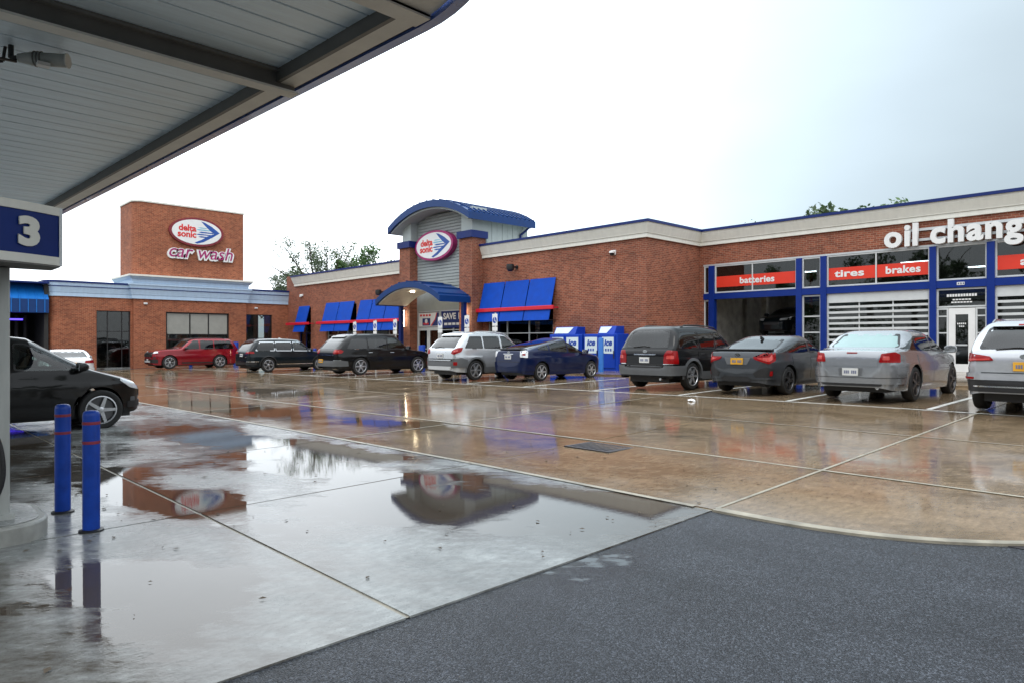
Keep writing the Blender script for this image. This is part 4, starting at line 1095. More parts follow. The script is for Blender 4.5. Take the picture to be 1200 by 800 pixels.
# end plates under the rounded nose
pl_ = [(-.22, .12)] + [(p[0] + (.11 if p[0] < -.01 else 0), max(.11, min(WC - .11, p[1] + (.11 if p[1] < WC / 2 else -.11)))) for p in edge[1:-1]] + [(-.22, WC - .12)]
MB().prism(pl_, 'z', ZC + .05, ZC + .07).build('nose_plate', M['strip'], can)
MB().box(.02, XE, .118, .178, ZC + .03, ZC + .06).build('shadow_gap', M['black'], can)
for (a, b) in ((.18, .39), (WC - .39, WC - .18)):
    MB().box(.0, XE, a, b, ZC - .005, ZC + .015).build('flange_strip', M['strip'], can)
MB().box(-.24, -.0, .15, WC - .15, ZC - .005, ZC + .015).build('flange_strip', M['strip'], can)
for (a, b) in ((.39, .44), (WC - .44, WC - .39)):
    MB().box(.0, XE, a, b, ZC - .004, ZC + .30).build('edge_beam', M['beam'], can)
MB().box(-.05, -.0, .44, WC - .44, ZC - .004, ZC + .30).build('edge_beam', M['beam'], can)
pm = {}
x = 0.0; i = 0
base = None
while x < XE - .1:                                        # soffit panels
    if base is None:
        b = MB(); y0, y1 = .445, WC - .445; w_ = .40
        prof = [(.007, .175), (.016, .145), (w_ - .016, .145), (w_ - .007, .175), (w_ - .007, .20), (.007, .20)]
        b.prism([(p[0], p[1] + ZC) for p in prof], 'y', y0, y1)
        base = b.mesh('soffit_panel', M['deck'])
    o = put('soffit_panel', base, can); o.location = (x, rnd.uniform(-.004, .004), rnd.uniform(-.002, .002))
    x += .40; i += 1
MB().box(-.05, XE, .2, WC - .2, ZC + .22, ZC + .8).build('deck_top', M['beam'], can)
xb = 2.42
bm_ = MB().box(xb - .02, xb + .02, .20, WC - .20, ZC - .09, ZC + .144).build('cross_beam', M['beam'], can)
MB().box(xb - .10, xb + .10, .19, WC - .19, ZC - .115, ZC - .09).build('beam_flange', M['strip'], bm_)
MB().box(xb - .10, xb + .10, .40, WC - .40, ZC + .10, ZC + .14).build('beam_flange', M['beam'], bm_)
for x in (6.3, 15.3):
    MB().box(x - .2, x + .2, 4.1, 4.5, -.4, ZC + .2).build('canopy_column', M['steel'], can)
# lamp with conduit under the deck
fl = thing('flood_light', 'old grey floodlight with black conduits under the canopy deck', 'light', (-9.6, 1.5, 5.0))
lp = Vector((-9.30, 1.58, 4.86))
ax = Vector((.55, .83, 0)).normalized()
MB().tube(lp - ax * .17, lp + ax * .20, .075, 16).build('lamp_body', M['steel'], fl, smooth=40)
MB().tube(lp - ax * .30, lp - ax * .17, .045, 12, .07).build('lamp_neck', M['steel'], fl, smooth=40)
for i in range(3): MB().tube(lp - ax * (.13 - i * .035), lp - ax * (.12 - i * .035), .088, 16).build('cooling_fin', M['beam'], fl)
MB().tube(lp + ax * .20, lp + ax * .215, .082, 16).build('end_ring', M['strip'], fl)
q = lp + Vector((.05, -.05, -.085)); MB().box(q.x - .05, q.x + .05, q.y - .06, q.y + .06, q.z - .02, q.z + .02).build('lens', M['white'], fl)
a0 = lp - ax * .30
MB().path([(a0.x, a0.y, a0.z), (a0.x - .06, a0.y - .06, 4.86), (a0.x - .06, a0.y - .06, 5.01)], .028).build('conduit', M['black'], fl)
MB().path([(a0.x - .02, a0.y - .02, 4.82), (a0.x + .14, a0.y - .22, 4.76)], .016).build('bracket', M['black'], fl)
MB().path([(a0.x - .15, a0.y - .10, 5.01), (a0.x - .17, a0.y - .12, 4.84), (a0.x - .20, a0.y - .20, 4.82), (a0.x - .02, a0.y - .38, 4.72)], .017).build('conduit', M['black'], fl)
MB().path([(lp.x - .22, lp.y + .20, 5.01), (lp.x - .18, lp.y + .14, 4.92), (lp.x + .05, lp.y - .0, 4.84)], .018).build('conduit', M['black'], fl)

# ------------------------------------------------------------------ pump island, column and number sign
isl = thing('pump_island', 'low concrete pump island with rounded end at the left edge', 'kerb', (-7.42, 0, 0))
def stadium(cx, hw, y0, y1, r_):
    pts = [(cx + hw, y0)]
    pts += [(cx + hw - r_ + r_ * math.cos(R(90 * i / 8)), y1 - r_ + r_ * math.sin(R(90 * i / 8))) for i in range(9)]
    pts += [(cx - hw + r_ - r_ * math.sin(R(90 * i / 8)), y1 - r_ + r_ * math.cos(R(90 * i / 8))) for i in range(9)] + [(cx - hw, y0)]
    return pts
MB().prism(stadium(-7.42, .56, -5.0, 1.22, .35), 'z', -.1, .15).build('kerb', M['kerb'], isl, smooth=30, bevel=.02)
MB().prism(stadium(-7.42, .50, -4.95, 1.16, .30), 'z', .15, .156).build('island_top', M['conc_grey'], isl, smooth=30)
colm = thing('steel_column', 'grey square steel column carrying the number sign over the pump island', 'column', (-7.37, .75, .15))
MB().box(-7.57, -7.17, .55, .95, .156, 2.288).build('shaft', M['steel'], colm, bevel=.012)
MB().box(-7.60, -7.14, .52, .98, .156, .20).build('base_plate', M['steel'], colm)
MB().box(-7.168, -7.11, .60, .86, 1.95, 2.2).build('junction_box', M['black'], colm, bevel=.01)
MB().box(-7.168, -7.13, .70, .80, 1.75, 1.86).build('label_box', M['offwhite'], colm)
MB().tube((-7.14, .80, 1.75), (-7.14, .80, 2.3), .014, 8).build('conduit', M['black'], colm)
hp = [(-7.12, .45, 1.25), (-7.09, .70, 1.12), (-7.08, .84, .88), (-7.07, .885, .65), (-7.07, .87, .45), (-7.08, .78, .28), (-7.1, .6, .2), (-7.12, .3, .22)]
def smooth_path(pts, k=6):
    P = [Vector(p) for p in pts]; r_ = []
    for i in range(len(P) - 1):
        a, b, c_, d_ = P[max(0, i - 1)], P[i], P[i + 1], P[min(len(P) - 1, i + 2)]
        for j in range(k):
            t = j / k; r_.append(.5 * ((2 * b) + (c_ - a) * t + (2 * a - 5 * b + 4 * c_ - d_) * t * t + (3 * b - a - 3 * c_ + d_) * t ** 3))
    return r_ + [P[-1]]
hz = thing('fuel_hose', 'black fuel hose hanging in a loop beside the grey column', 'hose', (-7.1, .6, .2))
MB().path(smooth_path(hp), .022, 10).build('hose', M['black'], hz, smooth=60)
MB().box(-7.2, -7.05, .30, .48, 1.15, 1.4).build('nozzle_boot', M['black'], hz, bevel=.02)
sgn = thing('number_sign', 'curved navy pump sign with white number 3 and pale borders', 'sign', (-7.2, .18, 2.3))
def arcsheet(off, z0, z1, side, ya=-.91, yb_=1.27, n=24):
    pts = []
    for i in range(n + 1):
        y = ya + (yb_ - ya) * i / n; b = .35 * (1 - ((y - .18) / 1.09) ** 2) + .47 + off
        pts.append((-7.42 + side * b, y))
    return pts
for nm, z0, z1, off, mt in (('panel', 2.378, 2.728, 0, M['signnavy']), ('lower_border', 2.305, 2.376, .012, M['cornice']), ('upper_border', 2.73, 2.80, .012, M['cornice'])):
    poly = arcsheet(off, z0, z1, 1) + [(-7.32 - off, 1.27 + off), (-7.32 - off, -.91)]
    MB().prism(poly, 'z', z0, z1).build(nm, mt, sgn, smooth=30)
MB().box(-7.33, -6.935, 1.262, 1.285, 2.305, 2.80).build('end_trim', M['alu'], sgn)
MB().prism(arcsheet(.004, 0, 0, 1) + [(-7.32, 1.27), (-7.32, -.91)], 'z', 2.292, 2.303).build('underside', M['beam'], sgn)
yc = 1.02; bq = .35 * (1 - ((yc - .18) / 1.09) ** 2) + .47
tang = Vector((-.35 * 2 * (yc - .18) / 1.09 ** 2, 1, 0)).normalized()
letters('3', sgn, M['cornice'], Vector((-7.42 + bq + .008, yc, 2.455)) - tang * .085, tang, (0, 0, 1), .185, .225, .012, .055, name='number')

# ------------------------------------------------------------------ trees
def leaf_cloud(seed, blobs, n, size):
    r_ = random.Random(seed); vs = []; fs = []
    for _ in range(n):
        c_, rad = r_.choice(blobs)
        d = Vector((r_.gauss(0, 1), r_.gauss(0, 1), r_.gauss(0, .8))); d.normalize(); d *= rad * r_.random() ** .45
        p = Vector(c_) + d
        a = Vector((r_.gauss(0, 1), r_.gauss(0, 1), r_.gauss(0, 1))).normalized(); b = a.orthogonal().normalized()
        s = size * r_.uniform(.6, 1.3); o = len(vs)
        vs += [p - a * s, p + b * s * .5, p + a * s, p - b * s * .5]; fs.append((o, o + 1, o + 2, o + 3))
    me = bpy.data.meshes.new('crown'); me.from_pydata([tuple(v) for v in vs], [], fs); return me
def tree_kind(seed, h, spread, n, size, sparse):
    r_ = random.Random(seed); limbs = []; blobs = []
    tr = MB(); th = h * .42; tr.tube((0, 0, -1), (.1, 0, th), h * .024, 9, h * .015)
    for i in range(11 if not sparse else 26):
        a = r_.uniform(0, 6.28); e = r_.uniform(.35, 1.25); l = h * r_.uniform(.30, .58)
        s0 = Vector((.1, 0, th * r_.uniform(.7, 1.0)))
        d = Vector((math.cos(a) * math.cos(e) * spread, math.sin(a) * math.cos(e) * spread, math.sin(e)))
        m_ = s0 + d * l * .55 + Vector((r_.uniform(-.3, .3), r_.uniform(-.3, .3), .2)); e_ = s0 + d * l
        tr.tube(s0, m_, h * .009, 6, h * .006); tr.tube(m_, e_, h * .006, 5, h * .002)
        for q in range(3 if not sparse else 4):
            k_ = r_.uniform(.35, 1.05); c_ = s0 + (e_ - s0) * k_ + Vector((r_.gauss(0, .35), r_.gauss(0, .35), r_.gauss(0, .3)))
            tr.tube(s0 + (e_ - s0) * k_ * .9, c_, .03, 4, .01)
            blobs.append((c_, h * r_.uniform(.05, .11) * (.95 if sparse else 1)))
    return tr.mesh('trunk', M['bark'], True), leaf_cloud(seed + 1, blobs, n, size)
TK = [tree_kind(3, 12, .95, 13000, .115, True), tree_kind(11, 12, .8, 6500, .2, False), tree_kind(23, 12, 1.1, 5200, .2, False)]
for k_, (tr_, le) in enumerate(TK): le.materials.append(M['leaf'] if k_ != 1 else M['leaf2'])
def tree(k_, x, y, h, rot, label, group):
    z0 = g(x, y); t = thing('leafy_tree', label, 'tree', (x, y, z0), group, flat=False)
    t.rotation_euler = (0, 0, rot); s = h / max(v.co.z for v in TK[k_][1].vertices); t.scale = (s, s, s)
    put('trunk', TK[k_][0], t); put('crown', TK[k_][1], t)
gT = 'trees behind the shops'
tree(0, -71.6, 38.6, 13.9, 2.4, 'thin sparse tree, tallest behind the far left end of the shop', gT)
tree(0, -74.0, 36.4, 9.8, 2.1, 'sparse low tree in the gap beside the car wash corner', gT)
tree(2, -79, 38.5, 9.2, 4.1, 'leafy tree showing low behind the sparse one at the car wash corner', gT)
tree(1, -67.6, 42.2, 12.5, 1.0, 'dense bright green tree over the shop roof left of the entrance tower', gT)
tree(0, -26.8, 62.2, 13.2, .3, 'tree tip just over the garage roof, leftmost there', gT)
tree(1, -23.8, 65, 13.9, 1.7, 'tree tip over the garage roof, second from the left', gT)
tree(2, -22.2, 66.3, 13.5, 2.7, 'faint tree tip over the garage roof, third from the left', gT)
tree(1, -21.0, 67.7, 14.4, 4.0, 'bright tree tip over the garage roof above the white letters', gT)
def hedge(x0, y0, x1, y1, h, seed, label):  # out of view, added so that car paint reflects dark foliage, not sky
    r_ = random.Random(seed); L_ = math.hypot(x1 - x0, y1 - y0); t = thing('added_hedge', label, 'hedge', (x0, y0, g(x0, y0)), 'unseen hedges added to darken reflections'); vs = []; fs = []; st = MB()
    for i in range(int(L_ * 150)):
        u = r_.random(); a = r_.gauss(0, .8); hh = h * (.72 + .28 * math.sin(u * 37 + seed) * math.cos(u * 19)); p = Vector((x0 + (x1 - x0) * u + a * (y1 - y0) / L_, y0 + (y1 - y0) * u - a * (x1 - x0) / L_, g(x0, y0) + r_.random() ** .8 * hh))
        d = Vector((r_.gauss(0, 1), r_.gauss(0, 1), r_.gauss(0, 1))).normalized(); b = d.orthogonal().normalized(); s_ = r_.uniform(.14, .30); o = len(vs)
        vs += [p - d * s_, p + b * s_ * .6, p + d * s_, p - b * s_ * .6]; fs.append((o, o + 1, o + 2, o + 3))
    MB().add(vs, fs).build('foliage', M['leaf'], t, fix=False)
    for i in range(int(L_ / 2)):
        u = (i + .5) / int(L_ / 2); st.tube((x0 + (x1 - x0) * u, y0 + (y1 - y0) * u, g(x0, y0) - .3), (x0 + (x1 - x0) * u, y0 + (y1 - y0) * u, g(x0, y0) + h * .7), .05, 5)
    so = st.build('stem', M['bark'], t); so['kind'] = 'stuff'
hedge(-75, -36, 20, -30, 6.5, 1, 'tall unseen hedge added behind the camera to darken reflections')
hedge(24, -30, 30, 24, 6.0, 2, 'tall unseen hedge added right of the camera to darken car side reflections')
for i, (x, y, h, k_) in enumerate(((14, -30, 13, 1), (24, -24, 15, 2), (32, -12, 13, 1), (34, 2, 14, 2), (2, -38, 14, 2), (-14, -42, 13, 1), (-30, -44, 15, 2), (30, 16, 12, 1), (-46, -44, 14, 1), (18, -44, 16, 2), (40, -26, 15, 1))):
    tree(k_, x, y, h, i * 1.3, 'leafy roadside tree across the road behind the camera', 'roadside trees behind the camera')
# ------------------------------------------------------------------ cars
def pchip(pts):
    xs = np.array([p[0] for p in pts], float); ys = np.array([p[1] for p in pts], float)
    h = np.diff(xs); d = np.diff(ys) / h; m = np.zeros(len(xs))
    for i in range(1, len(xs) - 1):
        if d[i - 1] * d[i] > 0:
            w1, w2 = 2 * h[i] + h[i - 1], h[i] + 2 * h[i - 1]
            m[i] = (w1 + w2) / (w1 / d[i - 1] + w2 / d[i])
    m[0], m[-1] = d[0], d[-1]
    def f(x):
        x = min(max(x, xs[0]), xs[-1]); i = min(int(np.searchsorted(xs, x, 'right')) - 1, len(xs) - 2)
        t = (x - xs[i]) / h[i]
        return float((2 * t ** 3 - 3 * t * t + 1) * ys[i] + (t ** 3 - 2 * t * t + t) * h[i] * m[i] + (-2 * t ** 3 + 3 * t * t) * ys[i + 1] + (t ** 3 - t * t) * h[i] * m[i + 1])
    return f
def in_poly(p, poly):
    x, y = p; c = False; n = len(poly)
    for i in range(n):
        (x0, y0), (x1, y1) = poly[i], poly[i - 1]
        if (y0 > y) != (y1 > y) and x < (x1 - x0) * (y - y0) / (y1 - y0) + x0: c = not c
    return c
def area(poly): return .5 * sum(a[0] * b[1] - b[0] * a[1] for a, b in zip(poly, poly[1:] + poly[:1]))
def rounded(poly, r, n=4):
    out = []; N_ = len(poly)
    for i in range(N_):
        p0, p, p1 = Vector(poly[i - 1]), Vector(poly[i]), Vector(poly[(i + 1) % N_])
        a, b = (p0 - p), (p1 - p); rr_ = min(r, a.length * .45, b.length * .45)
        a.normalize(); b.normalize(); s, e = p + a * rr_, p + b * rr_
        for k in range(n + 1):
            t = k / n; out.append(tuple(s * (1 - t) ** 2 + p * 2 * t * (1 - t) + e * t * t))
    return out
def inset(poly, d):
    if area(poly) < 0: poly = poly[::-1]
    n = len(poly); out = []
    for i in range(n):
        p0, p, p1 = Vector(poly[i - 1]), Vector(poly[i]), Vector(poly[(i + 1) % n])
        e0, e1 = (p - p0), (p1 - p)
        if e0.length < 1e-6 or e1.length < 1e-6: out.append(tuple(p)); continue
        e0.normalize(); e1.normalize()
        nn = Vector((-e0.y - e1.y, e0.x + e1.x)); l = nn.length
        if l < .2: out.append(tuple(p)); continue
        nn /= l; out.append(tuple(p + nn * d / max(.5, nn.dot(Vector((-e1.y, e1.x))))))
    return out
def clipx(poly, xa, xb):
    def half(poly, x, keep):
        out = []
        for i in range(len(poly)):
            a, b = poly[i - 1], poly[i]; ia, ib = keep(a[0]), keep(b[0])
            if ia != ib:
                t = (x - a[0]) / (b[0] - a[0]); out.append((x, a[1] + t * (b[1] - a[1])))
            if ib: out.append(b)
        return out
    return half(half(poly, xa, lambda v: v >= xa), xb, lambda v: v <= xb)

class Car:
    def __init__(s, S):
        s.S = S; L, W = S['L'], S['W']
        s.top, s.belt, s.low = pchip(S['top']), pchip(S['belt']), pchip(S['low'])
        s.xa = [S['xr'], S['xf']]; r = S['r']; s.ra = r + S.get('arch', .055)
        xs = list(np.linspace(-L / 2, L / 2, 96))
        for p in S['top']: xs += [p[0] - .012, p[0], p[0] + .012]
        for e in (.003, .008, .016, .03, .05, .08, .12): xs += [-L / 2 + e, L / 2 - e]
        for xa in s.xa:
            xs += [xa + s.ra * math.cos(t) for t in np.linspace(0, math.pi, 25)] + [xa - s.ra - .004, xa + s.ra + .004]
        xs = sorted(x for x in xs if -L / 2 <= x <= L / 2)
        q = [xs[0]]
        for x in xs[1:]:
            if x - q[-1] > .003: q.append(x)
        q[-1] = L / 2
        s.nl, s.nu = 13, 15; verts = []; faces = []
        for x in q: verts += s.section(x)
        m = len(verts) // len(q); s.m = m
        for i in range(len(q) - 1):
            for j in range(m - 1): faces.append((i * m + j, i * m + j + 1, (i + 1) * m + j + 1, (i + 1) * m + j))
        s.v, s.f = verts, faces
        s.bvh = BVHTree.FromPolygons([Vector(v) for v in verts], faces)
        vn = np.zeros((len(verts), 3)); va = np.array(verts); fa = np.array(faces)
        fn = np.cross(va[fa[:, 2]] - va[fa[:, 0]], va[fa[:, 3]] - va[fa[:, 1]])
        for k in range(4): np.add.at(vn, fa[:, k], fn)
        vn /= np.maximum(np.linalg.norm(vn, axis=1), 1e-12)[:, None]; s.vn = vn
    def section(s, x):
        S = s.S; L, W = S['L'], S['W']; u = x / (L / 2); p = S['pf'] if u > 0 else S['pr']
        w = W / 2 * max(0.0, 1 - min(1, abs(u)) ** p) ** (1 / p) * (1 - S.get('waist', .02) * (1 - abs(u)) * 0)
        zt = s.top(x); zb = min(s.belt(x), zt - .02); zl0 = s.low(x); zl = zl0
        for xa in s.xa:
            d = abs(x - xa)
            if d <= s.ra: zl = max(zl, S['r'] + math.sqrt(s.ra ** 2 - d * d))
        zl = min(zl, zb - .03); Hc = zt - zb
        lo = []
        zm = S.get('zmax', .62) 
        for k in range(s.nl):
            z = zl + (zb - zl) * k / s.nl; y = 1.0
            if z < zm: y -= .10 * ((zm - z) / zm) ** 1.8
            else: y -= .045 * ((z - zm) / max(.2, S['bz'] - zm)) ** 1.6
            c = S.get('crease', .80)
            dz_ = (z - c) / .05
            lo.append((y * w + w * .012 * (math.exp(-dz_ * dz_) if abs(dz_) < 6 else 0) - w * .010 * math.exp(-min(30, ((z - .46) / .09) ** 2)), z))
        zz = zb; y = 1 - (.045 * ((zz - zm) / max(.2, S['bz'] - zm)) ** 1.6 if zz > zm else 0); w0 = y * w
        n = 2.6 + 3.2 * min(1, max(0, Hc - .05) / .35); tum = S.get('tumble', .28); up = []
        for k in range(s.nu):
            a = k / (s.nu - 1)
            py, pz = (1, a * 2) if a < .5 else (2 - 2 * a, 1)
            nn = (py ** n + pz ** n) ** (1 / n); py /= nn; pz /= nn
            z = pz * Hc; sc = max(.3, 1 - tum * z / max(.3, W / 2))
            up.append((w0 * py * sc, zb + z))
        half = lo + up
        return [(x, y, z) for y, z in half] + [(x, -y, z) for y, z in half[::-1][1:]]
    def hit(s, p, d):
        h = s.bvh.ray_cast(Vector(p), Vector(d))
        return h[0] if h[0] is not None else None
    def project(s, q, axis, side):
        L = s.S['L']
        if axis == 'side': o, d = (q[0], side * 3, q[1]), (0, -side, 0)
        elif axis == 'rear': o, d = (-L, q[0], q[1]), (1, 0, 0)
        elif axis == 'front': o, d = (L, q[0], q[1]), (-1, 0, 0)
        elif axis in ('rwrap', 'fwrap'):
            sg = -1 if axis == 'rwrap' else 1; cr = .5; W = s.S['W']; yc = W / 2 - cr; sy = 1 if q[0] >= 0 else -1; a = abs(q[0])
            if a <= yc: o, d = (sg * L, q[0], q[1]), (-sg, 0, 0)
            else:
                t = (a - yc) / cr
                if t < math.pi / 2:
                    c0 = (sg * (L / 2 - cr), sy * yc); dv = (sg * math.cos(t), sy * math.sin(t))
                    o, d = (c0[0] + dv[0] * 3, c0[1] + dv[1] * 3, q[1]), (-dv[0], -dv[1], 0)
                else: o, d = (sg * (L / 2 - cr - (a - yc - cr * math.pi / 2)), sy * 3, q[1]), (0, -sy, 0)
        else: o, d = (q[0], q[1], 5), (0, 0, -1)
        h = s.hit(o, d)
        if h is None:
            far = Vector(o) + Vector(d) * {'top': 3.4, 'rear': L / 2, 'front': L / 2}.get(axis, 2.2)
            h = s.bvh.find_nearest(far)[0]
        return h, Vector(d)
    def normal(s, p):
        h = s.bvh.find_nearest(Vector(p)); f = s.f[h[2]]; q = h[0]; acc = np.zeros(3)
        for i in f:
            d = (Vector(s.v[i]) - q).length; acc += s.vn[i] / (d * d + 1e-5)
        l = np.linalg.norm(acc); n_ = acc / l if l > 1e-9 else np.array((0, 0, 1.0))
        c_ = np.array((q.x * .3, 0, .45)); 
        if np.dot(n_, np.array(q) - c_) < 0: n_ = -n_
        return tuple(n_)
    def patch(s, name, poly, axis, mt, parent, side=1, off=.004, th=.02, maxlen=.13, two=None, smooth=45):
        bm = bmesh.new()
        if area(poly) < 0: poly = poly[::-1]
        f = bm.faces.new([bm.verts.new((p[0], p[1], 0)) for p in poly])
        bmesh.ops.triangulate(bm, faces=[f])
        for _ in range(5):
            es = [e for e in bm.edges if e.calc_length() > maxlen]
            if not es: break
            bmesh.ops.subdivide_edges(bm, edges=es, cuts=1); bmesh.ops.triangulate(bm, faces=bm.faces[:])
        bm.verts.ensure_lookup_table()
        vs = []; fs = [[v.index for v in f.verts] for f in bm.faces]
        bnd = [tuple(v.index for v in e.verts) for e in bm.edges if e.is_boundary]
        bm.verts.index_update()
        ds = []
        for v in bm.verts:
            h, dd = s.project((v.co.x, v.co.y), axis, side); vs.append(h - dd * off); ds.append(dd)
        n = len(vs); idx = {}; nn_ = [s.normal(v) for v in vs]
        for a, b in bnd:
            for k in (a, b):
                if k not in idx: idx[k] = len(vs); vs.append(vs[k] + ds[k] * (off + th)); nn_.append(nn_[k])
            fs.append([a, b, idx[b], idx[a]])
        bm.free()
        me = MB().add(vs, fs).mesh(name, mt, 'full')
        if sum(p_.normal.dot(Vector(nn_[p_.vertices[0]])) * p_.area for p_ in me.polygons if max(p_.vertices) < n) < 0: me.flip_normals()
        me.normals_split_custom_set_from_vertices(nn_)
        return put(name, me, parent)
    def ring(s, name, poly, width, axis, mt, parent, side=1, off=.007):
        inn = inset(poly, width); outer = poly if area(poly) > 0 else poly[::-1]; n = len(outer); vs = []
        for lst, o_ in ((outer, off), (inn, off), (outer, -.02), (inn, -.02)):
            for p in lst: h, dd = s.project(p, axis, side); vs.append(h - dd * o_)
        fs = []
        for i in range(n):
            j = (i + 1) % n; fs += [(i, j, n + j, n + i), (i, 2 * n + i, 2 * n + j, j), (n + i, n + j, 3 * n + j, 3 * n + i)]
        return MB().add(vs, fs).build(name, mt, parent, smooth=45)

_wheel = {}
def wheel_meshes(w, spokes, style, cap):
    k = (w, spokes, style, cap)
    if k in _wheel: return _wheel[k]
    t = MB(); hw = w / 2
    t.lathe([(.66, -hw * .82), (.82, -hw), (.94, -hw * .92), (1.0, -hw * .6), (1.0, hw * .6), (.94, hw * .92), (.82, hw), (.66, hw * .82)], 36, axis='y', cap=False)
    tm = t.mesh('tyre', M['rubber'], 35)
    b = MB(); b.lathe([(.0, -hw * .2), (.60, -hw * .2), (.66, -hw * .7), (.69, -hw * .86), (.70, -hw * .9), (.67, -hw * .93), (.655, -hw * .9), (.62, -hw * .35), (.0, -hw * .3)], 36, axis='y', cap=False)
    bm_ = b.mesh('brake_barrel', M['rimdark'], 35)
    r_ = MB(); r_.lathe([(.70, -hw * .84), (.71, -hw * .97), (.66, -hw * 1.0), (.64, -hw * .9), (.66, -hw * .8)], 36, axis='y', cap=False)
    r_.lathe([(.02, -hw * 1.0), (.10, -hw * 1.0), (.15, -hw * .92), (.16, -hw * .6)], 20, axis='y')
    for i in range(spokes):
        a = 2 * math.pi * i / spokes; ca, sa = math.cos(a), math.sin(a)
        for da in ((-.10, .10) if style == 'double' else (0,)):
            hw0, hw1 = (.045, .04) if style == 'double' else (.09, .065)
            c0, c1 = (.12, -da * .4), (.67, da * 1.1)
            def P(rad, tt, y): return (ca * rad - sa * tt, y, sa * rad + ca * tt)
            yo0, yo1, yi = -hw * .93, -hw * .95, -hw * .55
            r_.add([P(c0[0], c0[1] - hw0, yo0), P(c0[0], c0[1] + hw0, yo0), P(c1[0], c1[1] + hw1, yo1), P(c1[0], c1[1] - hw1, yo1),
                    P(c0[0], c0[1] - hw0, yi), P(c0[0], c0[1] + hw0, yi), P(c1[0], c1[1] + hw1, yi), P(c1[0], c1[1] - hw1, yi)],
                   [(0, 1, 2, 3), (4, 7, 6, 5), (0, 4, 5, 1), (1, 5, 6, 2), (2, 6, 7, 3), (3, 7, 4, 0)])
    rm = r_.mesh('rim', M['rimdark'] if cap == 'dark' else M['rim'], 35)
    _wheel[k] = (tm, bm_, rm); return _wheel[k]

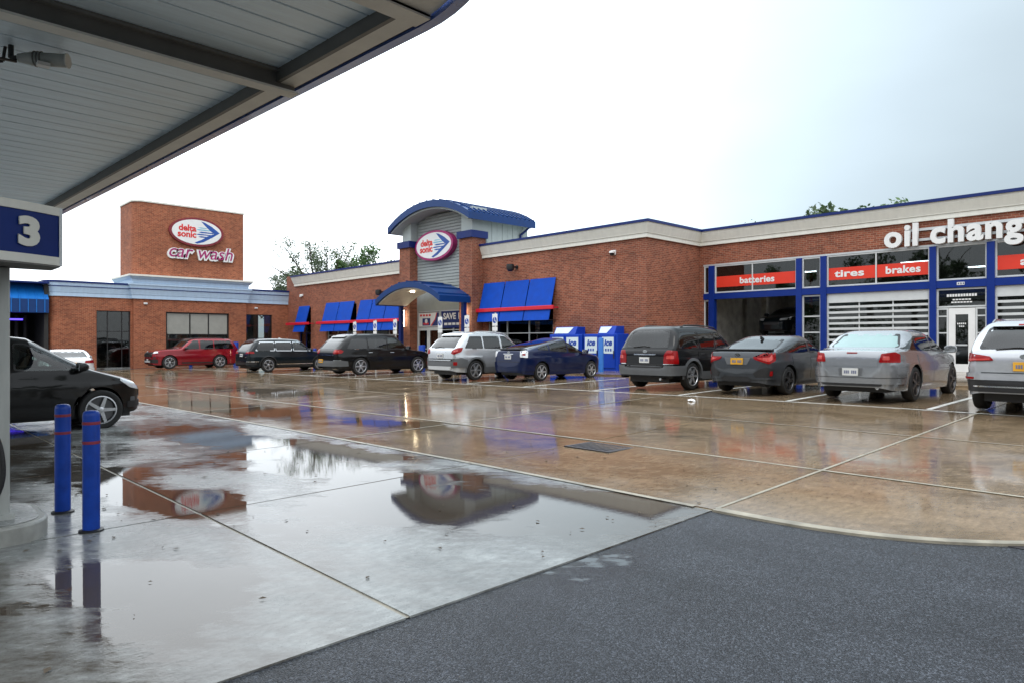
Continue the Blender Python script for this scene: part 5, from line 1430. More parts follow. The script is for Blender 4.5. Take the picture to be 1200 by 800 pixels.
def build_car(name, label, cat, loc, heading, S, scale=1.08, group='vehicles parked in the lot'):
    car = Car(S); L, W, r = S['L'], S['W'], S['r']
    root = bpy.data.objects.new(name, None); COL.objects.link(root)
    root.location = loc; root.rotation_euler = (S.get('pitch', 0), 0, heading); root.scale = (scale,) * 3
    if 'tilt' in S: root.rotation_euler = (S['tilt'][0], S['tilt'][1], heading)
    tag(root, label, cat, group)
    body = S['paint']; dlo = S['dlo']; sidewins = [rounded(clipx(dlo, a, b), .05) for a, b in S['pillars']]
    rw = rounded(S['rear_win'], .06); ws = rounded(S['windshield'], .06)
    tests = [('side', inset(p, .022)) for p in sidewins]; rwi, wsi = inset(rw, .03), inset(ws, .03)
    # painted shell with real window openings
    keep = []
    for f in car.f:
        c = [sum(car.v[i][k] for i in f) / 4 for k in range(3)]; cut = False
        if c[2] > S['bz'] - .12:
            for _, p in tests:
                if in_poly((c[0], c[2]), p) and abs(c[1]) > W * .28: cut = True
            if c[0] < S['rw_x'] and in_poly((c[1], c[2]), rwi): cut = True
            if c[0] > S['ws_x'] and in_poly((c[1], c[2]), wsi): cut = True
        if not cut: keep.append(f)
    shell = MB().add(car.v, keep).build('body', body, root, smooth=38)
    # floor, seats and lining
    xr, xf = S['xr'], S['xf']
    MB().box(-L / 2 + .25, L / 2 - .25, -W / 2 + .30, W / 2 - .30, .20, .46).build('underbody', M['black'], root)
    MB().box(xr - .3, xf - .45, -W / 2 + .16, W / 2 - .16, .44, S['bz'] - .34).build('cabin_floor', M['dark'], root)
    sx = S.get('seat_x', (xf + xr) / 2 - .05)
    for (x_, ys_) in ((sx, (-.36, .36)), (sx - .85, (-.40, .0, .40))):
        for y_ in ys_:
            w2 = .24 if len(ys_) == 2 else .19
            zb_ = S['bz'] - .40; sh_ = .50 if len(ys_) == 2 else S.get('rear_seat', .40)
            st_ = MB().prism([(x_ - .05, zb_), (x_ - .15, zb_ + sh_), (x_ - .26, zb_ + sh_), (x_ - .22, zb_)], 'y', y_ - w2, y_ + w2).build('seat', M['seat'], root, bevel=.04)
            MB().prism([(x_ - .16, zb_ + sh_ + .03), (x_ - .18, zb_ + sh_ + .15), (x_ - .26, zb_ + sh_ + .15), (x_ - .25, zb_ + sh_ + .03)], 'y', y_ - .12, y_ + .12).build('headrest', M['seat'], st_, bevel=.03)
    cowl = S['cowl']
    MB().prism([(cowl - .55, S['bz'] - .28), (cowl - .50, S['bz'] - .02), (cowl + .05, S['bz'] - .02), (cowl + .05, S['bz'] - .28)], 'y', -W / 2 + .16, W / 2 - .16).build('dashboard', M['black'], root)
    MB().lathe([(.17, -.015), (.19, 0), (.17, .015)], 18, (cowl - .62, .36, S['bz'] - .02)).build('steering_wheel', M['black'], root)
    # glazing
    for k, p in enumerate(sidewins):
        gm = S.get('sideglass', ['cglass'] * 9)[k]
        for sd in (1, -1):
            gl = car.patch('side_window', p, 'side', M[gm], root, sd, .003, .012)
            car.ring('window_seal', p, .028, 'side', S.get('seal', M['black']), gl, sd)
    gl = car.patch('rear_window', rw, 'rear', M[S.get('rearglass', 'privacy')], root, 1, .003, .012); car.ring('window_seal', rw, .04, 'rear', M['black'], gl)
    gl = car.patch('windshield', ws, 'front', M['cglass'], root, 1, .003, .012); car.ring('window_seal', ws, .05, 'front', M['black'], gl)
    # doors cut as raised skins with shut lines between them
    bz = S['bz']
    for sd in (1, -1):
        for di, (xa_, xb_) in enumerate(S['doors']):
            n = 9; zlo, zhi = S.get('door_z', (.36, None)); left = []; right = []
            for k in range(n + 1):
                z = zlo + (car.belt((xa_ + xb_) / 2) - .045 - zlo) * k / n
                a, b = xa_ + .011, xb_ - .011
                for xw in (xr, xf):
                    rr_ = car.ra + S.get('flare', .0) + .03; dz = z - r
                    if abs(dz) < rr_:
                        e = math.sqrt(rr_ * rr_ - dz * dz)
                        if xw - e < a < xw + e: a = xw + e
                        if xw - e < b < xw + e: b = xw - e
                left.append((a, z)); right.append((b, z))
            dr_ = car.patch('door', left + right[::-1], 'side', body, root, sd, .009, .03, .16)
            hx = xa_ + (.10 if S.get('handle_rear', True) else .7); hz_ = bz - S.get('handle_drop', .13)
            hp_ = car.project((hx + .1, hz_), 'side', sd)[0]
            hm = S.get('handle', body)
            MB().box(hx, hx + .22, hp_.y - .012 * sd - .022, hp_.y - .012 * sd + .022 + 0, hz_ - .017, hz_ + .017).build('handle', hm, dr_, bevel=.012)
            o_ = COL.objects[-1] if False else None
    # lower cladding, arch trims, bumpers
    if S.get('clad'):
        for sd in (1, -1):
            car.patch('sill_cladding', [(xr + car.ra + .06, .27), (xf - car.ra - .06, .27), (xf - car.ra - .06, .27 + S['clad']), (xr + car.ra + .06, .27 + S['clad'])], 'side', S['cladmat'], root, sd, .012, .03)
    if S.get('flare'):
        fl_ = S['flare']
        for sd in (1, -1):
            for xw in (xr, xf):
                n = 20; a0 = -.15
                ou = [(xw + (car.ra + fl_) * math.cos(t), r + (car.ra + fl_) * math.sin(t)) for t in np.linspace(a0, math.pi - a0, n)]
                inn = [(xw + (car.ra + .002) * math.cos(t), r + (car.ra + .002) * math.sin(t)) for t in np.linspace(a0, math.pi - a0, n)]
                vs = []
                for lst, o_ in ((ou, .012), (inn, .018), (ou, -.01), (inn, -.05)):
                    for p in lst:
                        p2 = (min(max(p[0], -L / 2 + .02), L / 2 - .02), max(p[1], .26)); h, dd = car.project(p2, 'side', sd)
                        h = Vector((p2[0], h.y if abs(h.y) > W * .3 else sd * W * .46, p2[1])); vs.append(h - dd * o_)
                fs = []
                for i in range(n - 1): fs += [(i, i + 1, n + i + 1, n + i), (i, 2 * n + i, 2 * n + i + 1, i + 1), (n + i, n + i + 1, 3 * n + i + 1, 3 * n + i)]
                MB().add(vs, fs).build('arch_trim', S['cladmat'], root, smooth=40)
    for (nm, axis, poly, mt, off, rd) in S.get('patches', []):
        pr_ = rounded(poly, rd) if rd else poly
        mt_ = M[mt] if isinstance(mt, str) else mt
        if axis == 'sides':
            for sd in (1, -1): car.patch(nm, pr_, 'side', mt_, root, sd, off, .03, .10)
        elif axis in ('rear2', 'front2', 'rwrap2', 'fwrap2'):
            for sd in (1, -1): car.patch(nm, [(p[0] * sd, p[1]) for p in pr_], axis[:-1], mt_, root, 1, off, .03, .10)
        else: car.patch(nm, pr_, axis, mt_, root, 1, off, .03, .12)
    # number plate, emblem, wiper, mirrors, aerial, rails, exhaust
    if S.get('blade'):
        xb_, zb2, wb2, bm2 = S['blade']; n = 10; vs = []
        for i in range(n + 1):
            y_ = -wb2 + 2 * wb2 * i / n; dx_ = .10 * (y_ / wb2) ** 2
            vs += [(xb_ - .07 + dx_, y_, zb2 + .012), (xb_ + .08 + dx_, y_, zb2 + .02), (xb_ + .08 + dx_, y_, zb2 - .05), (xb_ - .06 + dx_, y_, zb2 - .018)]
        fs = [(4 * i + j, 4 * i + (j + 1) % 4, 4 * i + 4 + (j + 1) % 4, 4 * i + 4 + j) for i in range(n) for j in range(4)] + [(0, 1, 2, 3), (4 * n, 4 * n + 1, 4 * n + 2, 4 * n + 3)]
        MB().add(vs, fs).build('spoiler', M[bm2], root, smooth=30)
    for (ax_, z_, mt) in S.get('plates', []):
        sg_ = -1 if ax_ == 'rear' else 1; y_ = S.get('plate_y', 0)
        hs = car.project((y_, z_), ax_, 1)[0]; x_ = hs.x + sg_ * S.get('plate_off', .028)
        pl_ = MB().box(min(x_, x_ - sg_ * .04), max(x_, x_ - sg_ * .04), y_ - .155, y_ + .155, z_ - .076, z_ + .076).build('number_plate', M[mt], root)
        for i in range(7):
            if i == 3: continue
            yy = y_ - .125 + i * .036
            MB().box(x_ - .003 if sg_ > 0 else x_ - .004, x_ + .004 if sg_ > 0 else x_ + .003, yy, yy + .026, z_ - .035, z_ + .03).build('plate_mark', M['platedk'], pl_)
    if S.get('emblem'):
        z_ = S['emblem']; hs = car.project((0, z_), 'rear', 1)[0]
        MB().prism([(.07 * math.cos(t), z_ + .042 * math.sin(t)) for t in np.linspace(0, 6.1, 18)], 'x', hs.x - .012, hs.x + .03).build('emblem', M['chrome'], root)
    if S.get('wiper'):
        z_ = S['wiper']; pts = [car.project((y, z_ + .10 * (.35 - abs(y - .1))), 'rear', 1)[0] + Vector((-.022, 0, 0)) for y in np.linspace(-.1, .42, 7)]
        MB().path(pts, .011, 6).build('rear_wiper', M['black'], root)
    for sd in (1, -1):
        mx_, mz_ = S['mirror']; h = car.project((mx_, mz_ - .06), 'side', sd)[0]; y0 = h.y
        b = MB(); n = 12; prof = []
        c0 = Vector((mx_ + .02, y0 + sd * .17, mz_))
        vs = []; 
        for i, (dx, sc) in enumerate(((-.07, .92), (-.06, 1.0), (.02, .95), (.08, .6), (.10, .15))):
            for k in range(n):
                t = 2 * math.pi * k / n
                ry = (abs(math.cos(t)) ** .6) * math.copysign(1, math.cos(t)) * .125 * sc; rz_ = (abs(math.sin(t)) ** .6) * math.copysign(1, math.sin(t)) * .085 * sc
                vs.append((c0.x + dx, c0.y + ry, c0.z + rz_))
        fs = [(i * n + k, i * n + (k + 1) % n, (i + 1) * n + (k + 1) % n, (i + 1) * n + k) for i in range(4) for k in range(n)] + [tuple(range(n)), tuple(range(4 * n, 5 * n))]
        b.add(vs, fs); b.box(mx_ - .03, mx_ + .05, min(y0 - sd * .03, y0 + sd * .08), max(y0 - sd * .03, y0 + sd * .08), mz_ - .09, mz_ - .05)
        mo = b.build('mirror', S.get('mirrormat', body), root, smooth=40)
        MB().box(c0.x - .078, c0.x - .070, c0.y - .10, c0.y + .10, c0.z - .065, c0.z + .065).build('mirror_glass', M['chrome'], mo)
    if S.get('rails'):
        xa_, xb_ = S['rails']
        for sd in (1, -1):
            pts = []
            for x_ in np.linspace(xa_, xb_, 12):
                h = car.project((x_, sd * W * .335), 'top', 1)[0]; pts.append(h + Vector((0, 0, .045)))
            pts[0].z -= .05; pts[-1].z -= .05
            MB().path(pts, .018, 8).build('roof_rail', M[S.get('railmat', 'black')], root)
    if S.get('fin_aerial'):
        x_ = S['fin_aerial']; h = car.project((x_, 0), 'top', 1)[0]
        MB().prism([(x_ - .10, h.z + .065), (x_ - .10, h.z - .01), (x_ + .10, h.z - .01)], 'y', -.025, .025).build('aerial', M['black'] if not S.get('aerial_white') else M['white'], root)
    if S.get('exhaust'):
        for y_ in S['exhaust']:
            MB().tube((-L / 2 + .03, y_, .30), (-L / 2 + .35, y_, .30), .035, 12).build('exhaust_tip', M['chrome'], root)
    tm, bmesh_, rm = wheel_meshes(S.get('ww', .30 / 1.0) * 2, S.get('spokes', 5), S.get('rimstyle', 'single'), S.get('rimcol', 'light'))
    tw = S.get('track', W / 2 - .125)
    for xw in (xr, xf):
        for sd in (-1, 1):
            wo = put('wheel', tm, root); wo.location = (xw, sd * tw, r); wo.scale = (r, r, r)
            if sd > 0: wo.rotation_euler = (0, 0, math.pi)
            wo.rotation_euler[1] = rnd.uniform(0, 1.2) * 0
            put('rim', rm, wo); put('brake_barrel', bmesh_, wo)
    return root

def suv(L, W, H, wb, fo, r, bz, hood, rk, paint_, cowl=None, **k):
    xf_ = L / 2; xr_ = -L / 2; xa = xf_ - fo; xb = xa - wb
    cowl = cowl if cowl is not None else xa - .42
    wst = cowl - k.pop('wsl', .72)
    tail = k.pop('tailz', .95)
    S = dict(L=L, W=W, H=H, xf=xa, xr=xb, r=r, bz=bz, paint=paint_, cowl=cowl, pf=k.pop('pf', 4.6), pr=k.pop('pr', 9),
        top=[(xr_, .52), (xr_ + .02, .66), (xr_ + .05, tail), (xr_ + .10, bz), (xr_ + rk, H - .10), (xr_ + rk + .16, H - .035), ((xr_ + wst) / 2 + .3, H), (wst, H - .065), (wst + .14, H - .15), (cowl, hood + .075), (cowl + .12, hood + .025),
             (xf_ - .50, hood - .06), (xf_ - .16, hood - .19), (xf_ - .03, hood - .36), (xf_, .52)],
        belt=[(xr_, bz + .02), (xb, bz + .005), (cowl, bz - .06), (xf_ - .5, hood - .16), (xf_, hood - .40)],
        low=[(xr_, .36), (xr_ + .15, .31), (xb + r + .2, .26), (xa - r - .2, .25), (xf_ - .2, .27), (xf_, .34)],
        dlo=[(xr_ + rk * .55 + .10, bz + .03), (xr_ + rk + .12, H - .17), (wst - .05, H - .155), (cowl - .14, bz - .00)],
        rear_win=[(-W * .37, bz + .04), (W * .37, bz + .04), (W * .32, H - .15), (-W * .32, H - .15)],
        windshield=[(-W * .40, hood + .12), (W * .40, hood + .12), (W * .325, H - .11), (-W * .325, H - .11)],
        rw_x=xr_ + rk + .05, ws_x=wst - .02, mirror=(cowl - .22, bz + .06))
    dx = xb + .38
    S['pillars'] = [(xr_ + .2, dx - .03), (dx + .03, (dx + cowl) / 2 - .14), ((dx + cowl) / 2 - .06, cowl)]
    S['doors'] = [(dx - .40 + .30, (dx + cowl) / 2 - .10), ((dx + cowl) / 2 - .10, cowl - .02)]
    S.update(k); return S
def sedan(L, W, H, wb, fo, r, bz, hood, deck, xdeck, xrt, paint_, **k):
    xf_ = L / 2; xr_ = -L / 2; xa = xf_ - fo; xb = xa - wb; cowl = k.pop('cowl', xa - .50); wst = cowl - k.pop('wsl', .82)
    S = dict(L=L, W=W, H=H, xf=xa, xr=xb, r=r, bz=bz, paint=paint_, cowl=cowl, pf=k.pop('pf', 4.2), pr=k.pop('pr', 6.5),
        top=[(xr_, .50), (xr_ + .02, .68), (xr_ + .06, deck - .10), (xr_ + .10, deck - .005), (xr_ + .20, deck + .005), (xdeck, deck + .03), (xrt, H - .06), (xrt + .22, H - .015), ((xrt + wst) / 2 + .25, H), (wst, H - .055), (cowl, hood + .06), (cowl + .12, hood + .02),
             (xf_ - .5, hood - .08), (xf_ - .15, hood - .20), (xf_ - .03, .62), (xf_, .48)],
        belt=[(xr_, deck - .02), (xb, bz + .01), (cowl, bz - .06), (xf_ - .5, hood - .16), (xf_, .55)],
        low=[(xr_, .31), (xr_ + .2, .25), (0, .21), (xf_ - .3, .21), (xf_, .28)],
        dlo=[(xdeck - .02, bz + .05), (xrt + .10, H - .15), (wst - .02, H - .14), (cowl - .16, bz + .0)],
        rear_win=[(-W * .38, deck + .06), (W * .38, deck + .06), (W * .315, H - .10), (-W * .315, H - .10)],
        windshield=[(-W * .40, hood + .10), (W * .40, hood + .10), (W * .315, H - .09), (-W * .315, H - .09)],
        rw_x=xrt + .02, ws_x=wst - .02, mirror=(cowl - .26, bz + .05))
    dx = xb + .30
    S['pillars'] = [(xdeck, dx + .02), (dx + .02, (dx + cowl) / 2 - .12), ((dx + cowl) / 2 - .05, cowl)]
    S['pillars'] = S['pillars'][1:]; S['pillars'][0] = (xdeck + .12, S['pillars'][0][1])
    S['doors'] = [(dx - .15, (dx + cowl) / 2 - .09), ((dx + cowl) / 2 - .09, cowl - .02)]
    S.update(k); return S

P_black = paint('black_paint', (.004, .004, .0045), 0, .3, .6)
P_blackblue = paint('dark_blue_black_paint', (.005, .009, .012), 0, .3, .6)
P_grey = paint('dark_grey_paint', (.060, .065, .072), .5, .28, .8)
P_silver = paint('silver_paint', (.36, .37, .385), .7)
P_silver2 = paint('light_silver_paint', (.52, .54, .56), .6)
P_white = paint('pearl_white_paint', (.70, .71, .72), .1)
P_pale = paint('pale_silver_paint', (.46, .47, .49), .5)
P_navy = paint('dark_blue_paint', (.003, .010, .050), .2, .3, .7)
P_red = paint('red_paint', (.23, .004, .012), .35)

def at(x, y): return (x, y, g(x, y))
UP = R(90)                                                # facing the shops
# 1 black boxy SUV
S = suv(4.57, 1.86, 1.73, 2.71, .90, .365, 1.09, 1.10, .42, P_black, cladmat=M['clad'], clad=.22, flare=.075, pr=11, tailz=1.0, tumble=.24,
    sideglass=['privacy', 'privacy', 'cglass'], rearglass='privacy', rails=(-1.5, .6), emblem=1.03, wiper=1.14, plates=[('rear', .80, 'plate')], spokes=6, exhaust=[-.5], handle=M['black'])
h = -4.57 / 2
S['patches'] = [('bumper', 'rwrap', [(-1.30, .40), (1.30, .40), (1.28, .66), (.62, .66), (.60, .61), (-.60, .61), (-.62, .66), (-1.28, .66)], 'clad', .045, .03),
    ('taillight', 'rwrap2', [(.60, .71), (1.0, .71), (.97, 1.05), (.70, 1.07), (.62, .96)], 'tail', .018, .03),
    ('tail_lens', 'rwrap2', [(.68, .84), (.86, .84), (.85, .93), (.69, .93)], 'tailhi', .026, .01), ('tail_trim', 'rwrap2', [(.60, .69), (1.02, .69), (1.02, .71), (.60, .71)], 'chrome', .02, 0),
    ('chrome_bar', 'rear', [(-.34, .935), (.34, .935), (.34, .965), (-.34, .965)], 'chrome', .03, .01), ('hatch_seam', 'rear', [(-.58, .675), (.58, .675), (.58, .69), (-.58, .69)], 'dark', .008, 0),
    ('bumper_step', 'rear', [(-.55, .60), (.55, .60), (.55, .635), (-.55, .635)], 'black', .052, .01),
    ('headlight', 'fwrap2', [(.45, .76), (.95, .74), (.92, .90), (.45, .92)], 'clear', .012, .03), ('grille', 'front', [(-.4, .72), (.4, .72), (.4, .9), (-.4, .9)], 'black', .012, .02)]
build_car('parked_suv', 'black boxy suv with grey cladding and tall red tail lamps beside the ice boxes', 'suv', at(-11.80, 19.05), UP, S, 1.08)
# 2 dark grey hatchback with notch lamps
S = sedan(4.52, 1.80, 1.42, 2.70, .88, .335, .97, .93, 1.03, -1.88, -.75, P_grey, sideglass=['cglass', 'cglass'], rearglass='privacy', pr=6, spokes=5, rimstyle='double', rimcol='dark', fin_aerial=-.9, plates=[('rear', .80, 'amber')], cladmat=M['black'], emblem=.95, handle=P_grey, rear_seat=.30, blade=(-2.02, 1.07, .74, 'black'))
h = -4.52 / 2
S['patches'] = [('taillight', 'rwrap2', [(.40, .91), (.44, .85), (.78, .74), (.98, .82), (1.02, 1.0), (.84, 1.07), (.76, .94), (.60, .91)], 'tail', .018, .02),
    ('tail_lens', 'rwrap2', [(.50, .875), (.78, .79), (.90, .86), (.88, .97), (.80, .90), (.62, .89)], 'tailhi', .024, .01),
    ('fake_vent', 'rwrap2', [(.42, .52), (.48, .42), (.90, .42), (.94, .62), (.72, .67), (.58, .62)], 'black', .012, .02), ('vent_rim', 'rwrap2', [(.28, .46), (.40, .38), (1.02, .38), (1.02, .42), (.47, .42), (.36, .49)], P_grey, .03, .01), ('reflector', 'rwrap2', [(.80, .46), (.88, .47), (.88, .58), (.81, .57)], 'tail', .022, .01),
    ('diffuser', 'rear', [(-.36, .33), (.36, .33), (.42, .44), (-.42, .44)], 'black', .02, .02), ('plate_recess', 'rear', [(-.26, .72), (.26, .72), (.34, .89), (-.34, .89)], 'clad', .006, .02),
    ('sill', 'sides', [(-.85, .25), (.95, .25), (.95, .31), (-.85, .31)], 'black', .012, .01), ('headlight', 'fwrap2', [(.4, .66), (.95, .72), (.9, .82), (.4, .78)], 'clear', .012, .03)]
build_car('parked_hatchback', 'dark grey hatchback with hooked red tail lamps, between the black suv and silver sedan', 'hatchback', at(-8.86, 18.95), UP, S, 1.08)
# 3 silver sedan
S = sedan(4.85, 1.83, 1.50, 2.77, .95, .36, 1.02, 1.02, 1.06, -1.86, -1.12, P_silver, rearglass='fog', sideglass=['cglass', 'cglass'], pr=5.8, spokes=5, rimcol='dark', rimstyle='double', plates=[('rear', .62, 'plate')], plate_off=.062, flare=.0, emblem=None, cladmat=M['black'], tumble=.33)
h = -4.85 / 2
S['patches'] = [('boot_lid', 'rear', [(-.50, .73), (.50, .73), (.53, .98), (-.53, .98)], P_silver, .012, .02),
    ('taillight', 'rwrap2', [(.53, .82), (1.02, .82), (1.05, .98), (.88, 1.035), (.58, 1.0)], 'tail', .018, .03), ('tail_lens', 'rwrap2', [(.60, .87), (.73, .87), (.73, .95), (.61, .95)], 'tailhi', .024, .02),
    ('brake_lamp', 'rear', [(-.10, 1.0), (.10, 1.0), (.10, 1.022), (-.10, 1.022)], 'tail', .016, 0),
    ('bumper', 'rwrap', [(-1.24, .38), (1.24, .38), (1.22, .72), (.55, .70), (.50, .725), (-.50, .725), (-.55, .70), (-1.22, .72)], P_silver, .035, .03), ('plate_recess', 'rear', [(-.22, .54), (.22, .54), (.24, .70), (-.24, .70)], 'clad', .039, .02), ('bumper_line', 'rwrap', [(-1.15, .50), (1.15, .50), (1.15, .512), (-1.15, .512)], 'black', .037, 0),
    ('lower_valance', 'rear', [(-.56, .335), (.56, .335), (.60, .385), (-.60, .385)], 'black', .038, .01), ('headlight', 'fwrap2', [(.4, .7), (.95, .76), (.92, .88), (.4, .84)], 'clear', .012, .03)]
S['exhaust'] = [-.5]
build_car('parked_sedan', 'silver four door sedan with red tail lamps and fogged rear window before the slatted door', 'sedan', at(-5.92, 18.85), UP, S, 1.085)
# 4 white suv at the right edge
S = suv(4.65, 1.84, 1.66, 2.72, .95, .37, 1.08, 1.06, .62, P_pale, cladmat=M['black'], clad=.16, flare=.05, pr=8, tailz=.98, sideglass=['privacy', 'privacy', 'cglass'], plates=[('rear', .83, 'amber')], spokes=5, rimstyle='double', wiper=1.12, rails=(-1.45, .7), railmat='chrome', emblem=1.0)
h = -4.65 / 2
S['patches'] = [('taillight', 'rwrap2', [(.44, .93), (.92, .90), (1.06, .96), (1.04, 1.05), (.86, 1.06), (.50, 1.0)], 'tail', .018, .02), ('tail_lens', 'rwrap2', [(.50, .938), (.90, .918), (.90, .955), (.50, .968)], 'tailhi', .024, .01),
    ('lower_bumper', 'rwrap', [(-1.24, .38), (1.24, .38), (1.24, .58), (-1.24, .58)], 'black', .02, .02), ('skid_strip', 'rwrap', [(-.72, .46), (.72, .46), (.72, .485), (-.72, .485)], 'chrome', .028, .01), ('reflector', 'rwrap2', [(.70, .60), (.98, .60), (.98, .635), (.70, .635)], 'tail', .045, .01),
    ('bumper', 'rwrap', [(-1.22, .59), (1.22, .59), (1.22, .70), (-1.22, .70)], P_pale, .035, .02), ('hatch_seam', 'rear', [(-.62, .71), (.62, .71), (.62, .722), (-.62, .722)], 'black', .008, 0), ('roof_spoiler', 'rear', [(-.56, 1.52), (.56, 1.52), (.54, 1.585), (-.54, 1.585)], P_pale, .08, .02), ('brake_lamp', 'rear', [(-.16, 1.535), (.16, 1.535), (.16, 1.56), (-.16, 1.56)], 'tail', .09, 0),
    ('headlight', 'fwrap2', [(.4, .76), (.95, .79), (.92, .87), (.4, .84)], 'clear', .012, .03)]
build_car('parked_suv', 'pale silver suv with wide slim red tail lamps and yellow plate at the right edge', 'suv', at(-2.62, 18.0), UP, S, 1.08)
# 5 dark blue fastback
S = sedan(4.45, 1.73, 1.50, 2.70, .88, .325, 1.0, .98, 1.06, -1.98, -.30, P_navy, rearglass='privacy', sideglass=['cglass', 'cglass', 'cglass'], pr=7, pf=3.6, spokes=6, plates=[('rear', .84, 'plate')], emblem=1.0, wsl=1.0, tumble=.26, cladmat=M['black'], rear_seat=.34, blade=(-2.06, 1.10, .62, 'black'))
S['belt'] = [(-2.225, 1.02), (-1.2, 1.0), (0, .95), (1.0, .90), (1.72, .80), (2.225, .55)]
S['dlo'] = [(-1.62, 1.10), (-1.3, 1.205), (-.5, 1.365), (.1, 1.375), (1.06, .94), (0, .99)]; S['pillars'] = [(-1.50, -1.0), (-.92, -.02), (.04, 1.0)]; S['bz'] = .97; S['mirror'] = (.78, 1.0)
h = -4.45 / 2
S['patches'] = [('taillight', 'rwrap2', [(.60, .84), (.86, .82), (.88, 1.04), (.72, 1.10), (.58, 1.06)], 'clear', .018, .02), ('tail_lens', 'rwrap2', [(.68, .90), (.78, .90), (.78, .96), (.68, .96)], 'tail', .024, .01),
    ('bumper', 'rwrap', [(-1.16, .36), (1.16, .36), (1.16, .66), (-1.16, .66)], P_navy, .03, .03), ('hatch_seam', 'rear', [(-.54, .67), (.54, .67), (.54, .68), (-.54, .68)], 'black', .010, 0), ('chrome_bar', 'rear', [(-.24, .935), (.24, .935), (.24, .952), (-.24, .952)], 'chrome', .02, .005),
    ('headlight', 'fwrap2', [(.46, .66), (.82, .70), (1.02, .84), (.92, .90), (.56, .78)], 'clear', .012, .03)]
build_car('parked_hatchback', 'dark blue fastback hatchback with clear tail lamps parked beside the silver suv', 'hatchback', at(-18.45, 19.75), UP, S, 1.06)
# 6 silver suv with black bumper
S = suv(4.58, 1.85, 1.70, 2.71, .95, .355, 1.09, 1.07, .62, P_silver2, cladmat=M['clad'], clad=.20, flare=.06, pr=8, tailz=.98, tumble=.27, sideglass=['privacy', 'privacy', 'cglass'], plates=[('rear', .86, 'plate')], spokes=6, rails=(-1.3, .7), railmat='alu', wiper=1.13, exhaust=[])
h = -4.58 / 2
S['patches'] = [('taillight', 'rwrap2', [(.60, .95), (.72, .91), (.98, 1.0), (1.06, 1.15), (.84, 1.14), (.66, 1.06)], 'tail', .02, .03), ('tail_lens', 'rwrap2', [(.72, .98), (.86, 1.02), (.86, 1.08), (.72, 1.05)], 'tailhi', .028, .01),
    ('bumper', 'rwrap', [(-1.26, .46), (1.26, .46), (1.24, .72), (.98, .80), (.74, .76), (.66, .68), (-.66, .68), (-.74, .76), (-.98, .80), (-1.24, .72)], 'clad', .032, .03), ('skid_plate', 'rear', [(-.60, .385), (.60, .385), (.66, .50), (-.66, .50)], 'alu', .04, .02), ('bumper_step', 'rear', [(-.62, .695), (.62, .695), (.62, .73), (-.62, .73)], P_silver2, .05, .01), ('reflector', 'rwrap2', [(.72, .54), (.84, .54), (.84, .66), (.72, .66)], 'tail', .042, .02),
    ('roof_spoiler', 'rear', [(-.56, 1.56), (.56, 1.56), (.54, 1.625), (-.54, 1.625)], P_silver2, .08, .02), ('hatch_mark', 'rear', [(-.26, .98), (.26, .98), (.26, 1.0), (-.26, 1.0)], 'chrome', .012, 0), ('headlight', 'fwrap2', [(.4, .76), (.95, .80), (.92, .92), (.4, .88)], 'clear', .012, .03)]
build_car('parked_suv', 'light silver suv with slanted red tail lamps and black bumper in front of the entrance', 'suv', at(-21.15, 18.85), UP, S, 1.10)
# 7 black long crossover
S = suv(5.18, 1.98, 1.77, 3.02, 1.0, .385, 1.10, 1.08, .72, P_black, cladmat=M['black'], pr=8, tailz=.98, pf=4.2, tumble=.28, sideglass=['privacy', 'privacy', 'cglass'], plates=[('rear', .62, 'amber')], plate_off=.06, plate_y=.35, spokes=6, rails=(-1.6, .7), railmat='clad', exhaust=[-.6, .6], handle=M['chrome'])
h = -5.18 / 2
S['patches'] = [('taillight', 'rwrap2', [(.58, .98), (.68, .92), (1.02, .95), (1.12, 1.04), (.98, 1.11), (.66, 1.12)], 'tail', .02, .03), ('tail_lens', 'rwrap2', [(.72, 1.0), (.92, 1.0), (.92, 1.06), (.72, 1.06)], 'tailhi', .028, .01),
    ('bumper', 'rwrap', [(-1.34, .40), (1.34, .38), (1.30, .62), (.90, .66), (-.90, .66), (-1.30, .62)], 'clad', .028, .04), ('chrome_bar', 'rear', [(-.58, .86), (.58, .86), (.58, .89), (-.58, .89)], 'chrome', .02, .01), ('bumper_strip', 'rwrap', [(-1.0, .645), (1.0, .645), (1.0, .67), (-1.0, .67)], 'chrome', .032, .01),
    ('roof_spoiler', 'rear', [(-.58, 1.62), (.58, 1.62), (.56, 1.685), (-.56, 1.685)], P_black, .08, .02), ('headlight', 'fwrap2', [(.5, .80), (.90, .82), (1.2, .96), (1.05, 1.0), (.6, .90)], 'clear', .012, .03)]
build_car('parked_suv', 'long black crossover with red tail lamps under the three parking signs', 'suv', at(-29.25, 18.7), UP, S, 1.09)
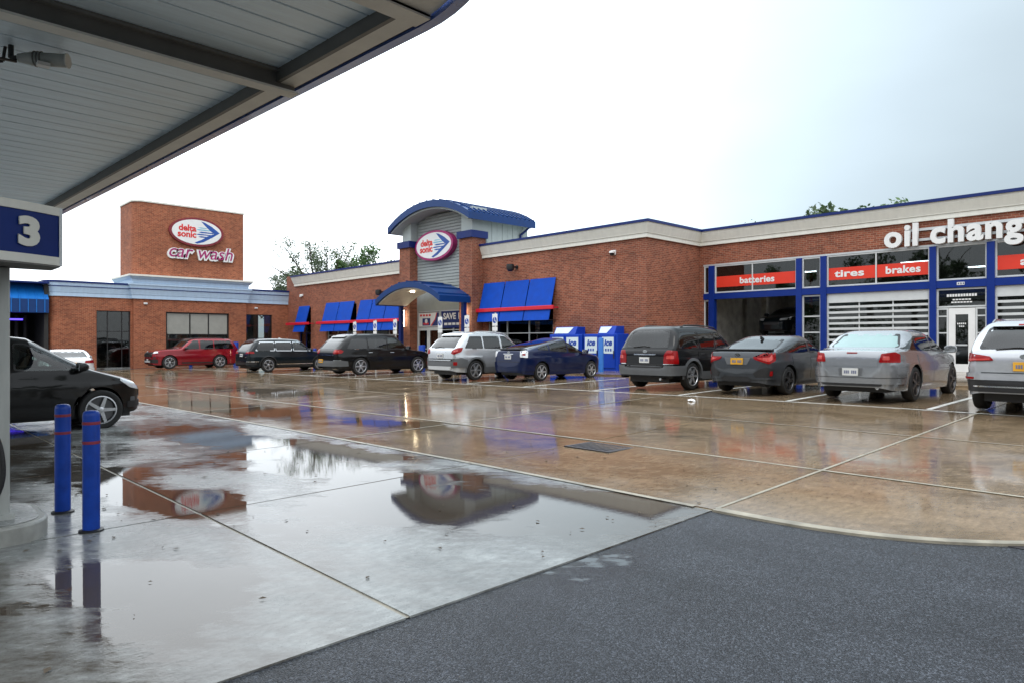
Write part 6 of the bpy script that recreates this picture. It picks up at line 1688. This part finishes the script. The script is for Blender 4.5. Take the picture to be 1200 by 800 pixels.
# 8 dark suv with chrome strip
S = suv(5.04, 1.98, 1.77, 2.98, .95, .385, 1.10, 1.10, .55, P_blackblue, cladmat=M['black'], clad=.14, flare=.05, pr=9, tumble=.24, sideglass=['privacy', 'privacy', 'cglass'], plates=[('rear', .90, 'plate')], spokes=5, rimstyle='double', fin_aerial=-.3, aerial_white=True, seal=M['chrome'], handle=M['black'])
h = -5.04 / 2
S['patches'] = [('taillight', 'rwrap2', [(.52, .98), (1.12, .99), (1.08, 1.10), (.56, 1.10)], 'tail', .02, .02), ('chrome_strip', 'sides', [(-1.0, .40), (1.15, .40), (1.15, .44), (-1.0, .44)], 'chrome', .02, 0), ('chrome_strip', 'rwrap', [(-1.34, .55), (1.34, .55), (1.34, .585), (-1.34, .585)], 'chrome', .022, .01),
    ('lower_bumper', 'rwrap', [(-1.24, .40), (1.24, .40), (1.24, .53), (-1.24, .53)], 'black', .02, .02), ('badge', 'rear', [(-.6, .78), (-.25, .78), (-.25, .83), (-.6, .83)], 'chrome', .012, 0), ('headlight', 'fwrap2', [(.45, .82), (1.0, .84), (.95, .98), (.5, .94)], 'clear', .012, .03)]
build_car('parked_suv', 'dark suv with a chrome strip along its sills, between the red suv and black crossover', 'suv', at(-37.6, 17.9), UP, S, 1.03)
# 9 red suv, nose to the left
S = suv(5.35, 2.05, 1.92, 3.07, .98, .42, 1.22, 1.27, .50, P_red, cladmat=M['black'], pf=7, pr=10, tumble=.20, wsl=.66, sideglass=['privacy', 'privacy', 'privacy'], spokes=6, rimstyle='double', rails=(-1.8, .9), mirrormat=M['black'], plates=[('front', .55, 'plate')], cowl=.98)
h = 5.35 / 2
S['patches'] = [('grille', 'fwrap', [(-.72, .78), (.72, .78), (.76, 1.06), (-.76, 1.06)], 'black', .03, .03), ('headlight', 'fwrap2', [(.74, .98), (1.12, 1.0), (1.08, 1.10), (.76, 1.10)], 'clear', .03, .02), ('fog_lamp', 'fwrap2', [(.80, .66), (1.0, .68), (.98, .76), (.82, .76)], 'black', .02, .02), ('lower_bumper', 'fwrap', [(-1.1, .39), (1.1, .39), (1.1, .62), (-1.1, .62)], 'black', .025, .03), ('skid_plate', 'front', [(-.5, .42), (.5, .42), (.56, .52), (-.56, .52)], 'alu', .035, .02),
    ('side_step', 'sides', [(-.95, .34), (.98, .34), (.98, .42), (-.95, .42)], 'black', .05, .01), ('taillight', 'rwrap2', [(.86, .9), (1.02, .9), (1.0, 1.24), (.88, 1.24)], 'tail', .02, .02), ('chrome_bar', 'fwrap', [(-.7, .905), (.7, .905), (.7, .935), (-.7, .935)], 'chrome', .036, .01)]
build_car('parked_suv', 'big red suv parked sideways with its nose to the left before the car wash', 'suv', at(-49.3, 16.75), -UP, S, 1.06)
# 10 black suv at the left, half hidden by the column
S = suv(4.77, 1.885, 1.72, 2.74, .80, .36, 1.09, 1.05, .85, P_black, cladmat=M['black'], pf=3.4, pr=7, tumble=.28, wsl=.95, cowl=1.46, sideglass=['cglass', 'cglass', 'cglass'], rearglass='privacy', spokes=5, rimstyle='single', plates=[('rear', .86, 'plate')], handle=M['black'])
h = 4.77 / 2
S['patches'] = [('headlight', 'fwrap2', [(.46, .68), (.84, .74), (1.16, .88), (1.10, .92), (.60, .84)], 'clear', .012, .03), ('grille', 'front', [(-.4, .55), (.4, .55), (.42, .76), (-.42, .76)], 'black', .012, .03), ('lower_bumper', 'fwrap', [(-.9, .36), (.9, .36), (.9, .48), (-.9, .48)], 'black', .02, .03), ('taillight', 'rwrap2', [(.58, .9), (1.0, .9), (.96, 1.04), (.6, 1.02)], 'tail', .02, .02),
    ('fog_lamp', 'fwrap2', [(.62, .46), (.80, .46), (.80, .56), (.66, .56)], 'clad', .01, .02)]
build_car('parked_suv', 'black suv at the left edge, half hidden behind the grey column', 'suv', at(-16.55, 1.78), UP + R(1.5), S, 1.10)
# 11 white sedan going into the tunnel
S = sedan(4.8, 1.83, 1.45, 2.75, .95, .34, 1.0, .98, 1.03, -1.78, -1.02, P_white, sideglass=['cglass', 'cglass'], plates=[('rear', .82, 'amber')], spokes=5, rearglass='privacy', cladmat=M['black'])
h = -2.4
S['patches'] = [('taillight', 'rwrap2', [(.46, .86), (.98, .86), (1.02, .97), (.80, 1.0), (.50, .97)], 'tail', .018, .03), ('bumper', 'rwrap', [(-1.2, .38), (1.2, .38), (1.2, .66), (-1.2, .66)], P_white, .03, .03), ('bumper_line', 'rwrap', [(-.95, .46), (.95, .46), (.95, .475), (-.95, .475)], 'black', .034, 0), ('headlight', 'fwrap2', [(.4, .7), (.95, .76), (.9, .86), (.4, .82)], 'clear', .012, .03)]
build_car('white_sedan', 'white sedan seen from behind, waiting at the car wash tunnel', 'sedan', at(-38.9, 7.3), R(180 - 4), S, 1.06)
# 12 dark car raised on the lift inside the open bay
S = sedan(4.7, 1.80, 1.45, 2.70, .92, .33, 1.0, .98, 1.03, -1.75, -1.0, P_blackblue, sideglass=['cglass', 'cglass'], spokes=5, rearglass='privacy', cladmat=M['black'])
S['patches'] = [('taillight', 'rear2', [(.5, .85), (.86, .83), (.86, .98), (.52, .98)], 'tail', .018, .03), ('headlight', 'front2', [(.4, .7), (.8, .74), (.8, .84), (.4, .82)], 'clear', .012, .03), ('grille', 'front', [(-.4, .5), (.4, .5), (.4, .64), (-.4, .64)], 'black', .012, .02)]
build_car('raised_car', 'dark car raised on the lift inside the open garage bay', 'sedan', (-15.5, 34.6, gz + 1.45), -UP, S, 1.0, None)
